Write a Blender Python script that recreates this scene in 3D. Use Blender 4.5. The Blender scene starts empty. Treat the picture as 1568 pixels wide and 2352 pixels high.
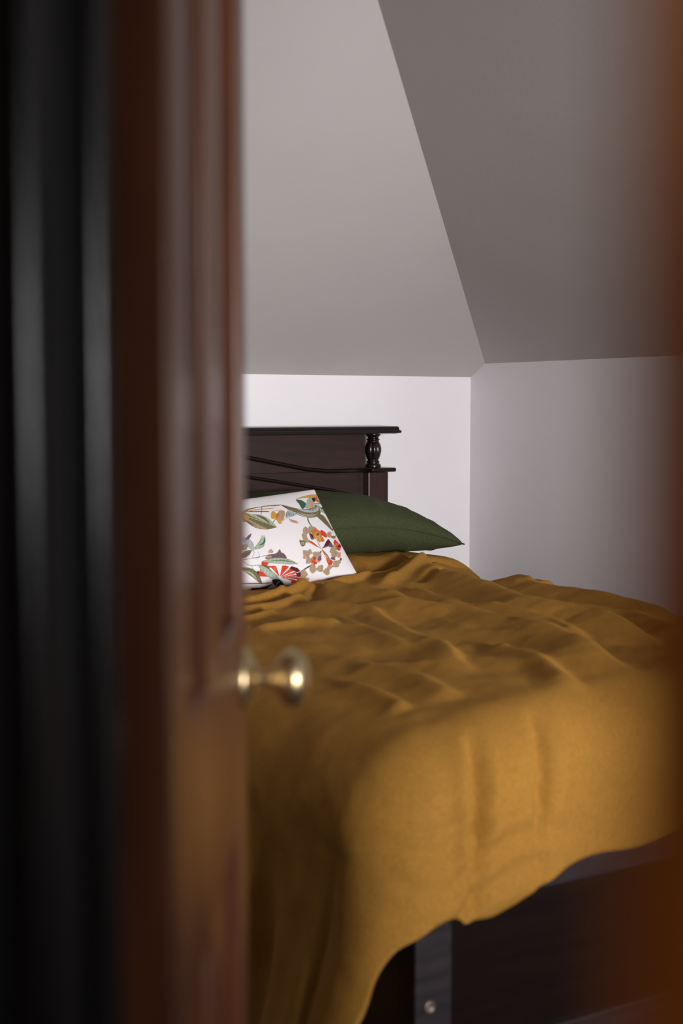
import bpy, bmesh, math, random
import numpy as np
from mathutils import Vector, Matrix, noise

SC = bpy.context.scene
COL = SC.collection
PI = math.pi
R = math.radians

# ---------------------------------------------------------------- camera
cam_d = bpy.data.cameras.new('camera')
cam = bpy.data.objects.new('camera', cam_d)
COL.objects.link(cam)
cam.location = (0, 0, 1.17)
cam.rotation_euler = (R(90 - 4.22), 0, R(-32))
cam_d.sensor_fit = 'VERTICAL'
cam_d.sensor_height = 36.0
cam_d.lens = 50.0
cam_d.clip_start = 0.01
cam_d.dof.use_dof = True
cam_d.dof.focus_distance = 3.95
cam_d.dof.aperture_fstop = 3.4
SC.camera = cam

# ---------------------------------------------------------------- light, sky, exposure
SC.view_settings.view_transform = 'Standard'
SC.view_settings.look = 'None'
SC.view_settings.gamma = 1.0
SC.view_settings.use_curve_mapping = False
SC.view_settings.exposure = 0.0
SC.cycles.use_denoising = True
SC.cycles.max_bounces = 10
SC.cycles.diffuse_bounces = 6
SC.cycles.sample_clamp_indirect = 4.0

world = bpy.data.worlds.new('sky')
SC.world = world
world.use_nodes = True
bg = world.node_tree.nodes['Background']
bg.inputs[0].default_value = (0.62, 0.76, 1.0, 1)
bg.inputs[1].default_value = 0.8


def area(name, loc, rot, sx, sy, power, col, spread=180):
    l = bpy.data.lights.new(name, 'AREA')
    l.shape = 'RECTANGLE'
    l.size, l.size_y = sx, sy
    l.energy = power
    l.color = col
    l.spread = R(spread)
    o = bpy.data.objects.new(name, l)
    COL.objects.link(o)
    o.location = loc
    o.rotation_euler = rot
    return o


WX0, WX1, WZ0, WZ1 = 0.90, 1.85, 0.80, 1.80     # window opening in the foot wall
YF = -1.4                                        # inner face of that wall
day = area('daylight_at_window', (1.15, YF - 2.2, 1.30), (R(90), 0, R(-4)), 1.5, 0.85, 288, (1.0, 0.975, 0.98), 120)
lamp = bpy.data.lights.new('added_warm_light', 'POINT')  # unseen light, added to turn the near door post warm
lamp.energy = 9.0
lamp.color = (1.0, 0.5, 0.18)
lamp.shadow_soft_size = 0.08
lo = bpy.data.objects.new('added_warm_light', lamp)
COL.objects.link(lo)
lo.location = (-0.60, 0.62, 1.65)

# ---------------------------------------------------------------- materials


def nodes(name):
    m = bpy.data.materials.new(name)
    m.use_nodes = True
    nt = m.node_tree
    return m, nt, nt.nodes['Principled BSDF']


def N(nt, t, **kw):
    n = nt.nodes.new(t)
    for k, v in kw.items():
        setattr(n, k, v)
    return n


def ramp(nt, fac, stops):
    r = N(nt, 'ShaderNodeValToRGB')
    el = r.color_ramp.elements
    el[0].position, el[0].color = stops[0][0], (*stops[0][1], 1)
    el[1].position, el[1].color = stops[1][0], (*stops[1][1], 1)
    for p, c in stops[2:]:
        e = el.new(p)
        e.color = (*c, 1)
    nt.links.new(fac, r.inputs[0])
    return r


def texco(nt, scale=(1, 1, 1), which='Object'):
    t = N(nt, 'ShaderNodeTexCoord')
    mp = N(nt, 'ShaderNodeMapping')
    mp.inputs['Scale'].default_value = scale
    nt.links.new(t.outputs[which], mp.inputs[0])
    return mp.outputs[0]


def noise_n(nt, vec, scale, detail=4, rough=0.5):
    n = N(nt, 'ShaderNodeTexNoise')
    n.inputs['Scale'].default_value = scale
    n.inputs['Detail'].default_value = detail
    n.inputs['Roughness'].default_value = rough
    nt.links.new(vec, n.inputs['Vector'])
    return n


def bump(nt, b, height, strength, dist):
    n = N(nt, 'ShaderNodeBump')
    n.inputs['Strength'].default_value = strength
    n.inputs['Distance'].default_value = dist
    nt.links.new(height, n.inputs['Height'])
    nt.links.new(n.outputs[0], b.inputs['Normal'])
    return n


def wood(name, dark, light, rough, stretch=(30, 30, 2.0), spec=0.5, coat=0.0, br=0.0006, shift=(0, 0, 0)):
    m, nt, b = nodes(name)
    v = texco(nt, stretch)
    v.node.inputs['Location'].default_value = shift
    n = noise_n(nt, v, 2.0, 6, 0.6)
    r = ramp(nt, n.outputs['Fac'], [(0.3, dark), (0.72, light)])
    nt.links.new(r.outputs[0], b.inputs['Base Color'])
    b.inputs['Roughness'].default_value = rough
    b.inputs['Specular IOR Level'].default_value = spec
    b.inputs['Coat Weight'].default_value = coat
    b.inputs['Coat Roughness'].default_value = 0.2
    bump(nt, b, n.outputs['Fac'], 0.3, br)
    return m


def plaster(name, col):
    m, nt, b = nodes(name)
    v = texco(nt)
    n = noise_n(nt, v, 3.0, 5)
    c2 = tuple(c * 0.965 for c in col)
    r = ramp(nt, n.outputs['Fac'], [(0.35, c2), (0.65, col)])
    nt.links.new(r.outputs[0], b.inputs['Base Color'])
    b.inputs['Roughness'].default_value = 0.85
    b.inputs['Specular IOR Level'].default_value = 0.2
    n2 = noise_n(nt, v, 180, 3)
    bump(nt, b, n2.outputs['Fac'], 0.25, 0.0015)
    return m


def linen(name, dark, light, sheen=0.25, scale=1.0):
    m, nt, b = nodes(name)
    v = texco(nt)
    wa = N(nt, 'ShaderNodeTexWave')
    wa.inputs['Scale'].default_value = 190 * scale
    wa.inputs['Distortion'].default_value = 1.5
    wa.bands_direction = 'X'
    wb = N(nt, 'ShaderNodeTexWave')
    wb.inputs['Scale'].default_value = 190 * scale
    wb.inputs['Distortion'].default_value = 1.5
    wb.bands_direction = 'Y'
    nt.links.new(v, wa.inputs[0])
    nt.links.new(v, wb.inputs[0])
    mx = N(nt, 'ShaderNodeMath', operation='ADD')
    nt.links.new(wa.outputs['Fac'], mx.inputs[0])
    nt.links.new(wb.outputs['Fac'], mx.inputs[1])
    n = noise_n(nt, v, 220 * scale, 4, 0.7)
    mx2 = N(nt, 'ShaderNodeMath', operation='MULTIPLY_ADD')
    nt.links.new(mx.outputs[0], mx2.inputs[0])
    mx2.inputs[1].default_value = 0.25
    nt.links.new(n.outputs['Fac'], mx2.inputs[2])
    r = ramp(nt, n.outputs['Fac'], [(0.3, dark), (0.7, light)])
    nt.links.new(r.outputs[0], b.inputs['Base Color'])
    b.inputs['Roughness'].default_value = 0.9
    b.inputs['Specular IOR Level'].default_value = 0.15
    b.inputs['Sheen Weight'].default_value = sheen
    b.inputs['Sheen Roughness'].default_value = 0.5
    b.inputs['Sheen Tint'].default_value = (*light, 1)
    bump(nt, b, mx2.outputs[0], 0.35, 0.0012)
    return m


def metal(name, col, rough):
    m, nt, b = nodes(name)
    v = texco(nt)
    n = noise_n(nt, v, 60, 3)
    r = ramp(nt, n.outputs['Fac'], [(0.3, tuple(c * 0.85 for c in col)), (0.7, col)])
    nt.links.new(r.outputs[0], b.inputs['Base Color'])
    b.inputs['Metallic'].default_value = 1
    b.inputs['Roughness'].default_value = rough
    return m


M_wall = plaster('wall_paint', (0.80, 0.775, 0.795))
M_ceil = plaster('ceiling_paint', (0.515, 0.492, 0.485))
M_hall = plaster('hall_paint', (0.20, 0.17, 0.14))
M_floor = wood('floor_boards', (0.035, 0.018, 0.010), (0.08, 0.042, 0.022), 0.4, (25, 2, 25))
M_door = wood('door_wood', (0.050, 0.014, 0.006), (0.105, 0.031, 0.012), 0.40, (40, 40, 3), 1.0, 0.22)
M_door.node_tree.nodes['Principled BSDF'].inputs['Specular Tint'].default_value = (1.0, 0.70, 0.56, 1)
M_door.node_tree.nodes['Principled BSDF'].inputs['Coat Tint'].default_value = (1.0, 0.85, 0.75, 1)
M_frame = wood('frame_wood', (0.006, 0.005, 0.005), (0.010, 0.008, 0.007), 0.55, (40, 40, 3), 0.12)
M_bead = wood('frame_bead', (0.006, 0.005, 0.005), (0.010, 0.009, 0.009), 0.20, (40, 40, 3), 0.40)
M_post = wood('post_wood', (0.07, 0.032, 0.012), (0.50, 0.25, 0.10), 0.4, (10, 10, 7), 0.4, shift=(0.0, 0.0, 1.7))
M_mahog = wood('mahogany', (0.014, 0.007, 0.006), (0.034, 0.013, 0.011), 0.36, (3, 30, 30), 0.45)
M_mahog_v = wood('mahogany_upright', (0.018, 0.008, 0.007), (0.050, 0.018, 0.014), 0.36, (40, 40, 3), 0.45)
M_foot = wood('footboard_sky_sheen', (0.016, 0.013, 0.015), (0.036, 0.028, 0.032), 0.38, (3, 30, 30), 0.5)  # same wood as the bed; bluish sky reflection mixed into its colour
M_black = wood('mahogany_moulding', (0.006, 0.004, 0.004), (0.012, 0.006, 0.005), 0.25, (3, 30, 30), 0.5)
M_must = linen('mustard_linen', (0.275, 0.132, 0.022), (0.40, 0.196, 0.035))
M_green = linen('olive_linen', (0.034, 0.041, 0.017), (0.058, 0.067, 0.030), 0.2)
M_brass = metal('brass', (0.93, 0.74, 0.42), 0.33)
M_charcoal = linen('charcoal_ticking', (0.02, 0.022, 0.026), (0.035, 0.037, 0.043), 0.1)
M_strap = linen('dark_webbing', (0.12, 0.135, 0.18), (0.18, 0.20, 0.26), 0.2)
M_white = plaster('window_paint', (0.8, 0.8, 0.8))

# glass: a plain thin pane
M_glass, nt, b = nodes('window_glass')
tr = N(nt, 'ShaderNodeBsdfTransparent')
gl = N(nt, 'ShaderNodeBsdfGlossy')
gl.inputs['Roughness'].default_value = 0.02
mxs = N(nt, 'ShaderNodeMixShader')
mxs.inputs[0].default_value = 0.06
nt.links.new(tr.outputs[0], mxs.inputs[1])
nt.links.new(gl.outputs[0], mxs.inputs[2])
nt.links.new(mxs.outputs[0], nt.nodes['Material Output'].inputs[0])

# cushion print: colour attribute on the cloth
M_print, nt, b = nodes('printed_cotton')
at = N(nt, 'ShaderNodeAttribute', attribute_name='print')
nt.links.new(at.outputs['Color'], b.inputs['Base Color'])
b.inputs['Roughness'].default_value = 0.8
b.inputs['Specular IOR Level'].default_value = 0.2
n_ = noise_n(nt, texco(nt), 700, 2)
bump(nt, b, n_.outputs['Fac'], 0.2, 0.0006)

# ---------------------------------------------------------------- helpers


def link(name, me, mat=None, parent=None, smooth=False):
    o = bpy.data.objects.new(name, me)
    COL.objects.link(o)
    if mat:
        me.materials.append(mat)
    if parent:
        o.parent = parent
    if smooth:
        me.polygons.foreach_set('use_smooth', [True] * len(me.polygons))
    return o


def mesh(name, vs, fs, mat, parent=None, smooth=False):
    me = bpy.data.meshes.new(name)
    me.from_pydata([tuple(v) for v in vs], [], fs)
    me.validate()
    me.update()
    return link(name, me, mat, parent, smooth)


def bmobj(name, bm, mat, parent=None, smooth=False):
    bmesh.ops.recalc_face_normals(bm, faces=bm.faces)
    me = bpy.data.meshes.new(name)
    bm.to_mesh(me)
    bm.free()
    return link(name, me, mat, parent, smooth)


def bx(bm, x0, x1, y0, y1, z0, z1, bev=0.0, seg=2):
    r = bmesh.ops.create_cube(bm, size=1)
    vs = r['verts']
    for v in vs:
        v.co = Vector(((x0 + x1) / 2 + v.co.x * (x1 - x0), (y0 + y1) / 2 + v.co.y * (y1 - y0),
                       (z0 + z1) / 2 + v.co.z * (z1 - z0)))
    if bev:
        es = list({e for v in vs for e in v.link_edges})
        bmesh.ops.bevel(bm, geom=es, offset=bev, segments=seg, profile=0.5, affect='EDGES')


def box(name, mat, x0, x1, y0, y1, z0, z1, bev=0.0, parent=None, seg=2):
    bm = bmesh.new()
    bx(bm, x0, x1, y0, y1, z0, z1, bev, seg)
    return bmobj(name, bm, mat, parent)


def prism(bm, pts, axis, a0, a1):
    """closed outline extruded along an axis; pts are the two other coordinates in order"""
    def P(p, a):
        return {'x': (a, p[0], p[1]), 'y': (p[0], a, p[1]), 'z': (p[0], p[1], a)}[axis]
    A = [bm.verts.new(P(p, a0)) for p in pts]
    B = [bm.verts.new(P(p, a1)) for p in pts]
    n = len(pts)
    bm.faces.new(A)
    bm.faces.new(B[::-1])
    for i in range(n):
        bm.faces.new((A[i], B[i], B[(i + 1) % n], A[(i + 1) % n]))


def lathe(bm, prof, seg=40, flute=None, M=None):
    """prof: (r, h) list along local z; flute(h, ang) multiplies the radius"""
    rings = []
    for r, h in prof:
        ring = []
        for k in range(seg):
            a = 2 * PI * k / seg
            rr = r * (flute(h, a) if flute else 1)
            v = Vector((rr * math.cos(a), rr * math.sin(a), h))
            ring.append(bm.verts.new(M @ v if M else v))
        rings.append(ring)
    for A, B in zip(rings[:-1], rings[1:]):
        for k in range(seg):
            bm.faces.new((A[k], A[(k + 1) % seg], B[(k + 1) % seg], B[k]))
    bm.faces.new(rings[0][::-1])
    bm.faces.new(rings[-1])


def thing(name, label, cat, loc=(0, 0, 0), rz=0, group=None):
    o = bpy.data.objects.new(name, None)
    COL.objects.link(o)
    o.location = loc
    o.rotation_euler = (0, 0, rz)
    o.empty_display_size = 0.1
    o['label'] = label
    o['category'] = cat
    if group:
        o['group'] = group
    return o


def tag(o, label, cat):
    o['label'] = label
    o['category'] = cat
    return o


def struct(o, label=None):
    o['kind'] = 'structure'
    if label:
        o['label'] = label
    return o


def smooth_all(o, ang=35):
    o.data.polygons.foreach_set('use_smooth', [True] * len(o.data.polygons))
    o.data.set_sharp_from_angle(angle=R(ang))
    return o


# ---------------------------------------------------------------- room shell
XW, YH = 2.85, 3.76          # right wall, headboard wall
XL, XH = 0.248, 0.112        # doorway wall: room face, hall face
ZC = 2.40
ZK = 1.268                   # knee height at the headboard wall
T_ = 0.55                    # roof slope
R0 = 0.077
ZK2 = ZK + T_ * R0
HX, HY = -1.25, -1.4         # hall extent

# floor: boards running along the room, each its own piece
fl = struct(box('floor', M_floor, HX - 0.1, XW + 0.1, YF - 0.1, YH + 0.1, -0.12, -0.018))
k = 0
xb = XL + 0.0
board_me = None
while xb < XW - 0.05:
    w = min(0.118, XW - xb)
    if board_me is None or w < 0.118:
        o = box('floorboard', M_floor, 0, w - 0.003, YF, YH, -0.018, 0.0, 0.0015, fl, 1)
        board_me = o.data if w >= 0.118 else board_me
    else:
        o = bpy.data.objects.new('floorboard', board_me)
        COL.objects.link(o)
        o.parent = fl
    o.location = (xb, 0, 0)
    xb += 0.118
hb_ = struct(box('floor_hall', M_floor, HX, XL, YF, YH, -0.018, 0.0))


def gable(x):
    return min(ZC, ZK2 + T_ * (XW - x))


# headboard wall and right wall (knee walls)
struct(box('wall_back', M_wall, XL - 0.1, XW + 0.1, YH, YH + 0.1, -0.1, ZK + 0.12))
bm = bmesh.new()
prism(bm, [(YF - 0.1, -0.1), (YH, -0.1), (YH, ZK), (YH - R0, ZK2), (YF - 0.1, ZK2)], 'x', XW, XW + 0.1)
struct(bmobj('wall_right', bm, M_wall))

# the wall at the foot of the room with the window
wf = bmesh.new()
prism(wf, [(XL, -0.1), (WX0, -0.1), (WX0, ZC), (XL, ZC)], 'y', YF - 0.1, YF)
prism(wf, [(WX0, -0.1), (WX1, -0.1), (WX1, WZ0), (WX0, WZ0)], 'y', YF - 0.1, YF)
xk = XW - (ZC - ZK2) / T_
prism(wf, [(WX0, WZ1), (WX1, WZ1), (WX1, gable(WX1)), (WX0, gable(WX0))], 'y', YF - 0.1, YF)
prism(wf, [(WX1, -0.1), (XW, -0.1), (XW, ZK2), (WX1, gable(WX1))], 'y', YF - 0.1, YF)
struct(bmobj('wall_front', wf, M_wall))

win = bpy.data.objects.new('window_1', None)
COL.objects.link(win)
win.location = ((WX0 + WX1) / 2, YF - 0.05, WZ0)
struct(win)
w2, wh = (WX1 - WX0) / 2, WZ1 - WZ0
for nm, a in (('window_frame', (-w2, -w2 + 0.045, 0, wh)), ('window_frame', (w2 - 0.045, w2, 0, wh)),
              ('window_frame', (-w2 + 0.045, w2 - 0.045, 0, 0.045)), ('window_frame', (-w2 + 0.045, w2 - 0.045, wh - 0.045, wh)),
              ('glazing_bar', (-0.014, 0.014, 0.045, wh - 0.045))):
    box(nm, M_white, a[0], a[1], -0.03, 0.03, a[2], a[3], 0.003, win)
box('pane', M_glass, -w2 + 0.045, -0.014, -0.002, 0.002, 0.045, wh - 0.045, 0, win)
box('pane', M_glass, 0.014, w2 - 0.045, -0.002, 0.002, 0.045, wh - 0.045, 0, win)
box('window_sill', M_white, -w2 - 0.03, w2 + 0.03, 0.051, 0.14, -0.03, 0.0, 0.004, win)

# doorway wall
DY0, DY1, DZ = -0.03, 0.625, 1.99
struct(box('wall_left', M_wall, XH, XL, DY1, YH, -0.02, ZC))
struct(box('wall_left_near', M_hall, XH, XL, YF, DY0, -0.02, ZC))
struct(box('wall_left_header', M_wall, XH, XL, DY0, DY1, DZ, ZC))
# hall
struct(box('wall_hall', M_hall, HX - 0.1, HX, YF, YH, -0.02, ZC))
struct(box('wall_hall_front', M_hall, HX, XL, YF - 0.1, YF, -0.02, ZC))
struct(box('wall_hall_back', M_hall, HX, XH, YH, YH + 0.1, -0.02, ZC))

# ceiling: flat part + two sloping faces meeting in a hip line
def slab(name, pts, mat, parent=None):
    bm = bmesh.new()
    A = [bm.verts.new(p) for p in pts]
    B = [bm.verts.new((p[0], p[1], p[2] + 0.09)) for p in pts]
    bm.faces.new(A)
    bm.faces.new(B[::-1])
    n = len(pts)
    for i in range(n):
        bm.faces.new((A[i], B[i], B[(i + 1) % n], A[(i + 1) % n]))
    return bmobj(name, bm, mat, parent)


sA = (ZC - ZK) / T_
yA = YH - sA
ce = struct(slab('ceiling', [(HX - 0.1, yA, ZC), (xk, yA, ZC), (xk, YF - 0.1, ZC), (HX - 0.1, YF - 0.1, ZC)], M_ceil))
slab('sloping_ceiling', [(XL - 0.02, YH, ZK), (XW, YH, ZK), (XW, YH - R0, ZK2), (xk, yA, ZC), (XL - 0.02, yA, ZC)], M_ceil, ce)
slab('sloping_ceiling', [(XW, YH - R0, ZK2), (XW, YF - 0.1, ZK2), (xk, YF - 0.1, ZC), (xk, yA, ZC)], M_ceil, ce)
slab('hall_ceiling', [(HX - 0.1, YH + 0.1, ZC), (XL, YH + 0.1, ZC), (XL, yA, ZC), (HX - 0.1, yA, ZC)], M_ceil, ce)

# skirtings
struct(box('baseboard_right', M_white, XW - 0.015, XW, YF, YH, 0, 0.11, 0.003))
struct(box('baseboard_back', M_white, XL, XW - 0.015, YH - 0.015, YH, 0, 0.11, 0.003))

# ---------------------------------------------------------------- door frame (trim_1) and casing
fr = bpy.data.objects.new('trim_1', None)
COL.objects.link(fr)
struct(fr)


def post(name, mat, y_wall, y_stop, sgn, beads):
    """rebated post: deep stop on the hall side, shallow rebate on the room side"""
    yr = y_stop + sgn * 0.030
    bm = bmesh.new()
    xs = XL - 0.040
    outline = [(XH, y_wall), (XH, y_stop + sgn * 0.004), (XH + 0.004, y_stop), (xs - 0.004, y_stop),
               (xs, y_stop + sgn * 0.004), (xs, yr), (XL, yr), (XL, y_wall)]
    prism(bm, outline, 'z', 0.0, DZ)
    o = bmobj(name, bm, mat, fr)
    for cx, rr, yb in beads:
        bm = bmesh.new()
        pts = [(cx + rr * math.cos(t), yb - sgn * rr * 0.6 * math.sin(t)) for t in np.linspace(0, PI, 13)]
        prism(bm, pts, 'z', 0.0, DZ)
        smooth_all(bmobj('bead', bm, M_bead, fr))
    return o


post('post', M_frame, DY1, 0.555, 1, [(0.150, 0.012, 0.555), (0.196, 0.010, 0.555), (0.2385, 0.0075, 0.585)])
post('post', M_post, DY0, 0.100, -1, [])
box('head', M_frame, XH, XL, DY0 + 0.0, DY1, DZ - 0.0, DZ + 0.0001 + 0.0, 0, fr) if False else None
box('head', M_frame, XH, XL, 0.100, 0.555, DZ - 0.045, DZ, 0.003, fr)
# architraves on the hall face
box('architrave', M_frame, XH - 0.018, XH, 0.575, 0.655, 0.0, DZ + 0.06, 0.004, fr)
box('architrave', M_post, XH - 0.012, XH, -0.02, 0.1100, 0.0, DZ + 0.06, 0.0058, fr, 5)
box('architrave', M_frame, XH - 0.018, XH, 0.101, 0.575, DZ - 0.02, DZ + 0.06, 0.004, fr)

# ---------------------------------------------------------------- door leaf (door_1)
door = bpy.data.objects.new('door_1', None)
COL.objects.link(door)
door.location = (0.2903, 0.6157, 0)
door.rotation_euler = (0, 0, R(58.4))
struct(door, 'open brown panelled door with a brass knob')
TH, DL, DH = 0.030, 0.574, 1.95
E1, E2, E3, E4 = 0.084, 0.180, 0.296, 0.468       # near stile | panel | mullion | panel | far stile
ZL0, ZL1, ZB, ZT = 0.836, 1.001, 0.22, 1.84
BV = 0.0025


def bar(name, x0, x1, z0, z1):
    o = box(name, M_door, x0, x1, 0, TH, z0, z1, BV, door, 4)
    smooth_all(o, 50)


bar('stile', 0.0, E1, 0.008, DH)
bar('stile', E4, DL, 0.008, DH)
bar('lock_rail', E1 - 0.004, E4 + 0.004, ZL0, ZL1)
bar('top_rail', E1 - 0.004, E4 + 0.004, ZT, DH)
bar('bottom_rail', E1 - 0.004, E4 + 0.004, 0.008, ZB)
for z0, z1 in ((ZB, ZL0), (ZL1, ZT)):
    bar('mullion', E2, E3, z0 - 0.004, z1 + 0.004)
    for x0, x1 in ((E1, E2), (E3, E4)):
        # recessed panel with a sloping border moulding
        bm = bmesh.new()
        rings = []
        for ins, dep in ((-0.004, 0.0172), (0.020, 0.0172), (0.030, 0.0125), (0.032, 0.0120)):
            rings.append([bm.verts.new(c) for c in ((x0 + ins, dep, z0 + ins), (x1 - ins, dep, z0 + ins),
                                                    (x1 - ins, dep, z1 - ins), (x0 + ins, dep, z1 - ins))])
        back = [bm.verts.new((v.co.x, TH - 0.004, v.co.z)) for v in rings[0]]
        for A, B in zip([back] + rings[:-1], rings):
            for i in range(4):
                bm.faces.new((A[i], A[(i + 1) % 4], B[(i + 1) % 4], B[i]))
        bm.faces.new(rings[-1])
        bm.faces.new(back[::-1])
        bmobj('panel', bm, M_door, door)
# hinges
for z in (0.25, 1.0, 1.72):
    bm = bmesh.new()
    lathe(bm, [(0.0055, z - 0.045), (0.0055, z + 0.045)], 14, None, Matrix.Translation((-0.0045, TH + 0.001, 0)))
    bmobj('hinge', bm, M_black, door, True)
# knob: rosette, neck and round knob, turned about the axis out of the face
KM = Matrix.Translation((0.520, 0.0, 0.940)) @ Matrix.Rotation(R(90), 4, 'X')
kn = bpy.data.objects.new('door_knob', bpy.data.meshes.new('door_knob'))
bm = bmesh.new()
lathe(bm, [(0.0075, 0.004), (0.0065, 0.012), (0.0065, 0.022), (0.009, 0.0265), (0.015, 0.030), (0.0215, 0.0345), (0.0245, 0.040),
           (0.0245, 0.045), (0.021, 0.0505), (0.014, 0.0545), (0.006, 0.0562), (0.001, 0.0565)], 40, None, KM)
kn = bmobj('door_knob', bm, M_brass, door, True)
bm = bmesh.new()
lathe(bm, [(0.027, -0.002), (0.027, 0.002), (0.025, 0.0045), (0.020, 0.0055), (0.017, 0.009), (0.011, 0.0115), (0.007, 0.012)], 40, None, KM)
bmobj('rosette', bm, M_brass, kn, True)

# ---------------------------------------------------------------- bed
BX0, BX1 = 1.137, 2.455
BC = (BX0 + BX1) / 2
bed = thing('bed', 'dark mahogany double bed with panelled headboard and turned balusters against the white wall', 'bed', (BC, 2.70, 0))


def B(name, mat, x0, x1, y0, y1, z0, z1, bev=0.002, seg=2):
    """bed part given in room coordinates"""
    return box(name, mat, x0 - BC, x1 - BC, y0 - 2.70, y1 - 2.70, z0, z1, bev, bed, seg)


hw = 0.073
for s in (0, 1):
    x0 = BX0 if s == 0 else BX1 - hw
    B('headboard_post', M_mahog_v, x0, x0 + hw, 3.655, 3.722, 0, 0.971, 0.003)
    # fluted vase baluster standing on the shelf moulding
    cx = x0 + hw * 0.40 if s else x0 + hw * 0.60
    bm = bmesh.new()
    prof = [(0.0235, 0.983), (0.0245, 0.986), (0.0245, 0.992), (0.0215, 0.996), (0.0185, 0.998), (0.0205, 1.0005), (0.0205, 1.003),
            (0.0165, 1.006)]
    for k in range(1, 16):
        t = k / 16
        prof.append((0.0165 + 0.0095 * math.sin(PI * t ** 1.15) ** 0.8, 1.006 + t * 0.060))
    prof += [(0.0175, 1.066), (0.0205, 1.069), (0.0205, 1.072), (0.0165, 1.074), (0.0185, 1.079), (0.0225, 1.083), (0.0245, 1.089)]

    def fl(h, a):
        k = max(0.0, min(1, (h - 1.006) / 0.012)) * max(0.0, min(1, (1.066 - h) / 0.012))
        return 1 - 0.16 * k * (1 - abs(math.sin(4 * a)) ** 0.7)
    lathe(bm, prof, 96, fl, Matrix.Translation((cx - BC, 3.675 - 2.70, 0)))
    bmobj('baluster', bm, M_black, bed, True)
# moulded cap board, stepped ogee front
bm = bmesh.new()
yc = 3.612 - 2.70
pts = [(3.735 - 2.70, 1.088), (yc + 0.022, 1.088), (yc + 0.012, 1.090), (yc, 1.0905), (yc - 0.001, 1.099), (yc + 0.002, 1.1005)]
for t in np.linspace(0, PI / 2, 6):
    pts.append((yc + 0.016 - 0.012 * math.cos(t), 1.1015 + 0.010 * math.sin(t)))
pts += [(3.735 - 2.70, 1.1125)]
prism(bm, pts, 'x', 1.117 - BC + 0.006, 2.475 - BC - 0.006)
bmobj('cap', bm, M_black, bed)
bm = bmesh.new()
bx(bm, 1.117 - BC, 2.477 - BC, yc + 0.001, 3.735 - 2.70, 1.0905, 1.0995, 0.0035, 3)
bmobj('cap_bead', bm, M_mahog, bed)
# boards between the posts
B('upper_panel', M_mahog, BX0 + hw, BX1 - hw - 0.002, 3.672, 3.700, 0.975, 1.0885, 0.001)
B('lower_panel', M_mahog, BX0 + hw, BX1 - hw, 3.684, 3.704, 0.45, 0.975, 0.001)
B('lower_rail', M_mahog, BX0 + hw, BX1 - hw, 3.672, 3.706, 0.36, 0.46, 0.003)


def sweep(name, path, ry, rz, yc_, mat):
    """half round moulding along a path in the headboard plane (x, z in room coordinates)"""
    bm = bmesh.new()
    n = 14
    rings = []
    for i, (x, z) in enumerate(path):
        a = path[max(i - 1, 0)]
        c = path[min(i + 1, len(path) - 1)]
        t = Vector((c[0] - a[0], c[1] - a[1])).normalized()
        nx, nz = -t.y, t.x
        ring = []
        for k in range(n):
            an = 2 * PI * k / n
            ca, sa = math.cos(an), math.sin(an)
            oy = math.copysign(abs(ca) ** 0.6, ca) * ry
            on = math.copysign(abs(sa) ** 0.8, sa) * rz
            ring.append(bm.verts.new((x + nx * on - BC, yc_ + oy - 2.70, z + nz * on)))
        rings.append(ring)
    for A, B_ in zip(rings[:-1], rings[1:]):
        for k in range(n):
            bm.faces.new((A[k], A[(k + 1) % n], B_[(k + 1) % n], B_[k]))
    bm.faces.new(rings[0])
    bm.faces.new(rings[-1][::-1])
    return bmobj(name, bm, mat, bed, True)


def arc_path(xe, ze, xk_, zk, xc, zc, n=10):
    """flat run, soft knee, then rising to the crown in the middle; mirrored"""
    h = [(xe, ze), (xk_ + 0.07, ze)]
    for t in np.linspace(0, 1, 9):
        x = xk_ + 0.045 - 0.09 * t
        z = zk + (zc - zk) * max(0, (xk_ - x)) / (xk_ - xc) * 1.0 + 0.004 * math.exp(-((x - xk_) / 0.02) ** 2)
        h.append((x, z))
    for t in np.linspace(0, 1, n)[1:]:
        x = (xk_ - 0.045) + (xc - xk_ + 0.045) * t
        z = zk + (zc - zk) * (xk_ - x) / (xk_ - xc)
        if t > 0.7:
            z -= 0.010 * ((t - 0.7) / 0.3) ** 2
        h.append((x, z))
    m = [(2 * xc - x, z) for x, z in h[:-1]][::-1]
    return h + m


shelf = arc_path(2.384, 0.9765, 2.206, 0.9765, BC, 1.056)
sweep('shaped_moulding', shelf, 0.018, 0.0065, 3.672, M_black)
low = [(2.36, 0.895), (2.27, 0.9165), (2.1, 0.945), (1.975, 0.965), (1.88, 0.981), (BC, 0.986)]
low = low + [(2 * BC - x, z) for x, z in low[:-1]][::-1]
sweep('shaped_moulding', low, 0.010, 0.0055, 3.684, M_black)
for s in (0, 1):        # shelf wrapped round the post
    x0, x1 = (2.378, 2.470) if s else (2 * BC - 2.470, 2 * BC - 2.378)
    o = B('post_shelf', M_black, x0, x1, 3.630, 3.728, 0.9705, 0.984, 0.0060, 4)
    smooth_all(o, 40)
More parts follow.
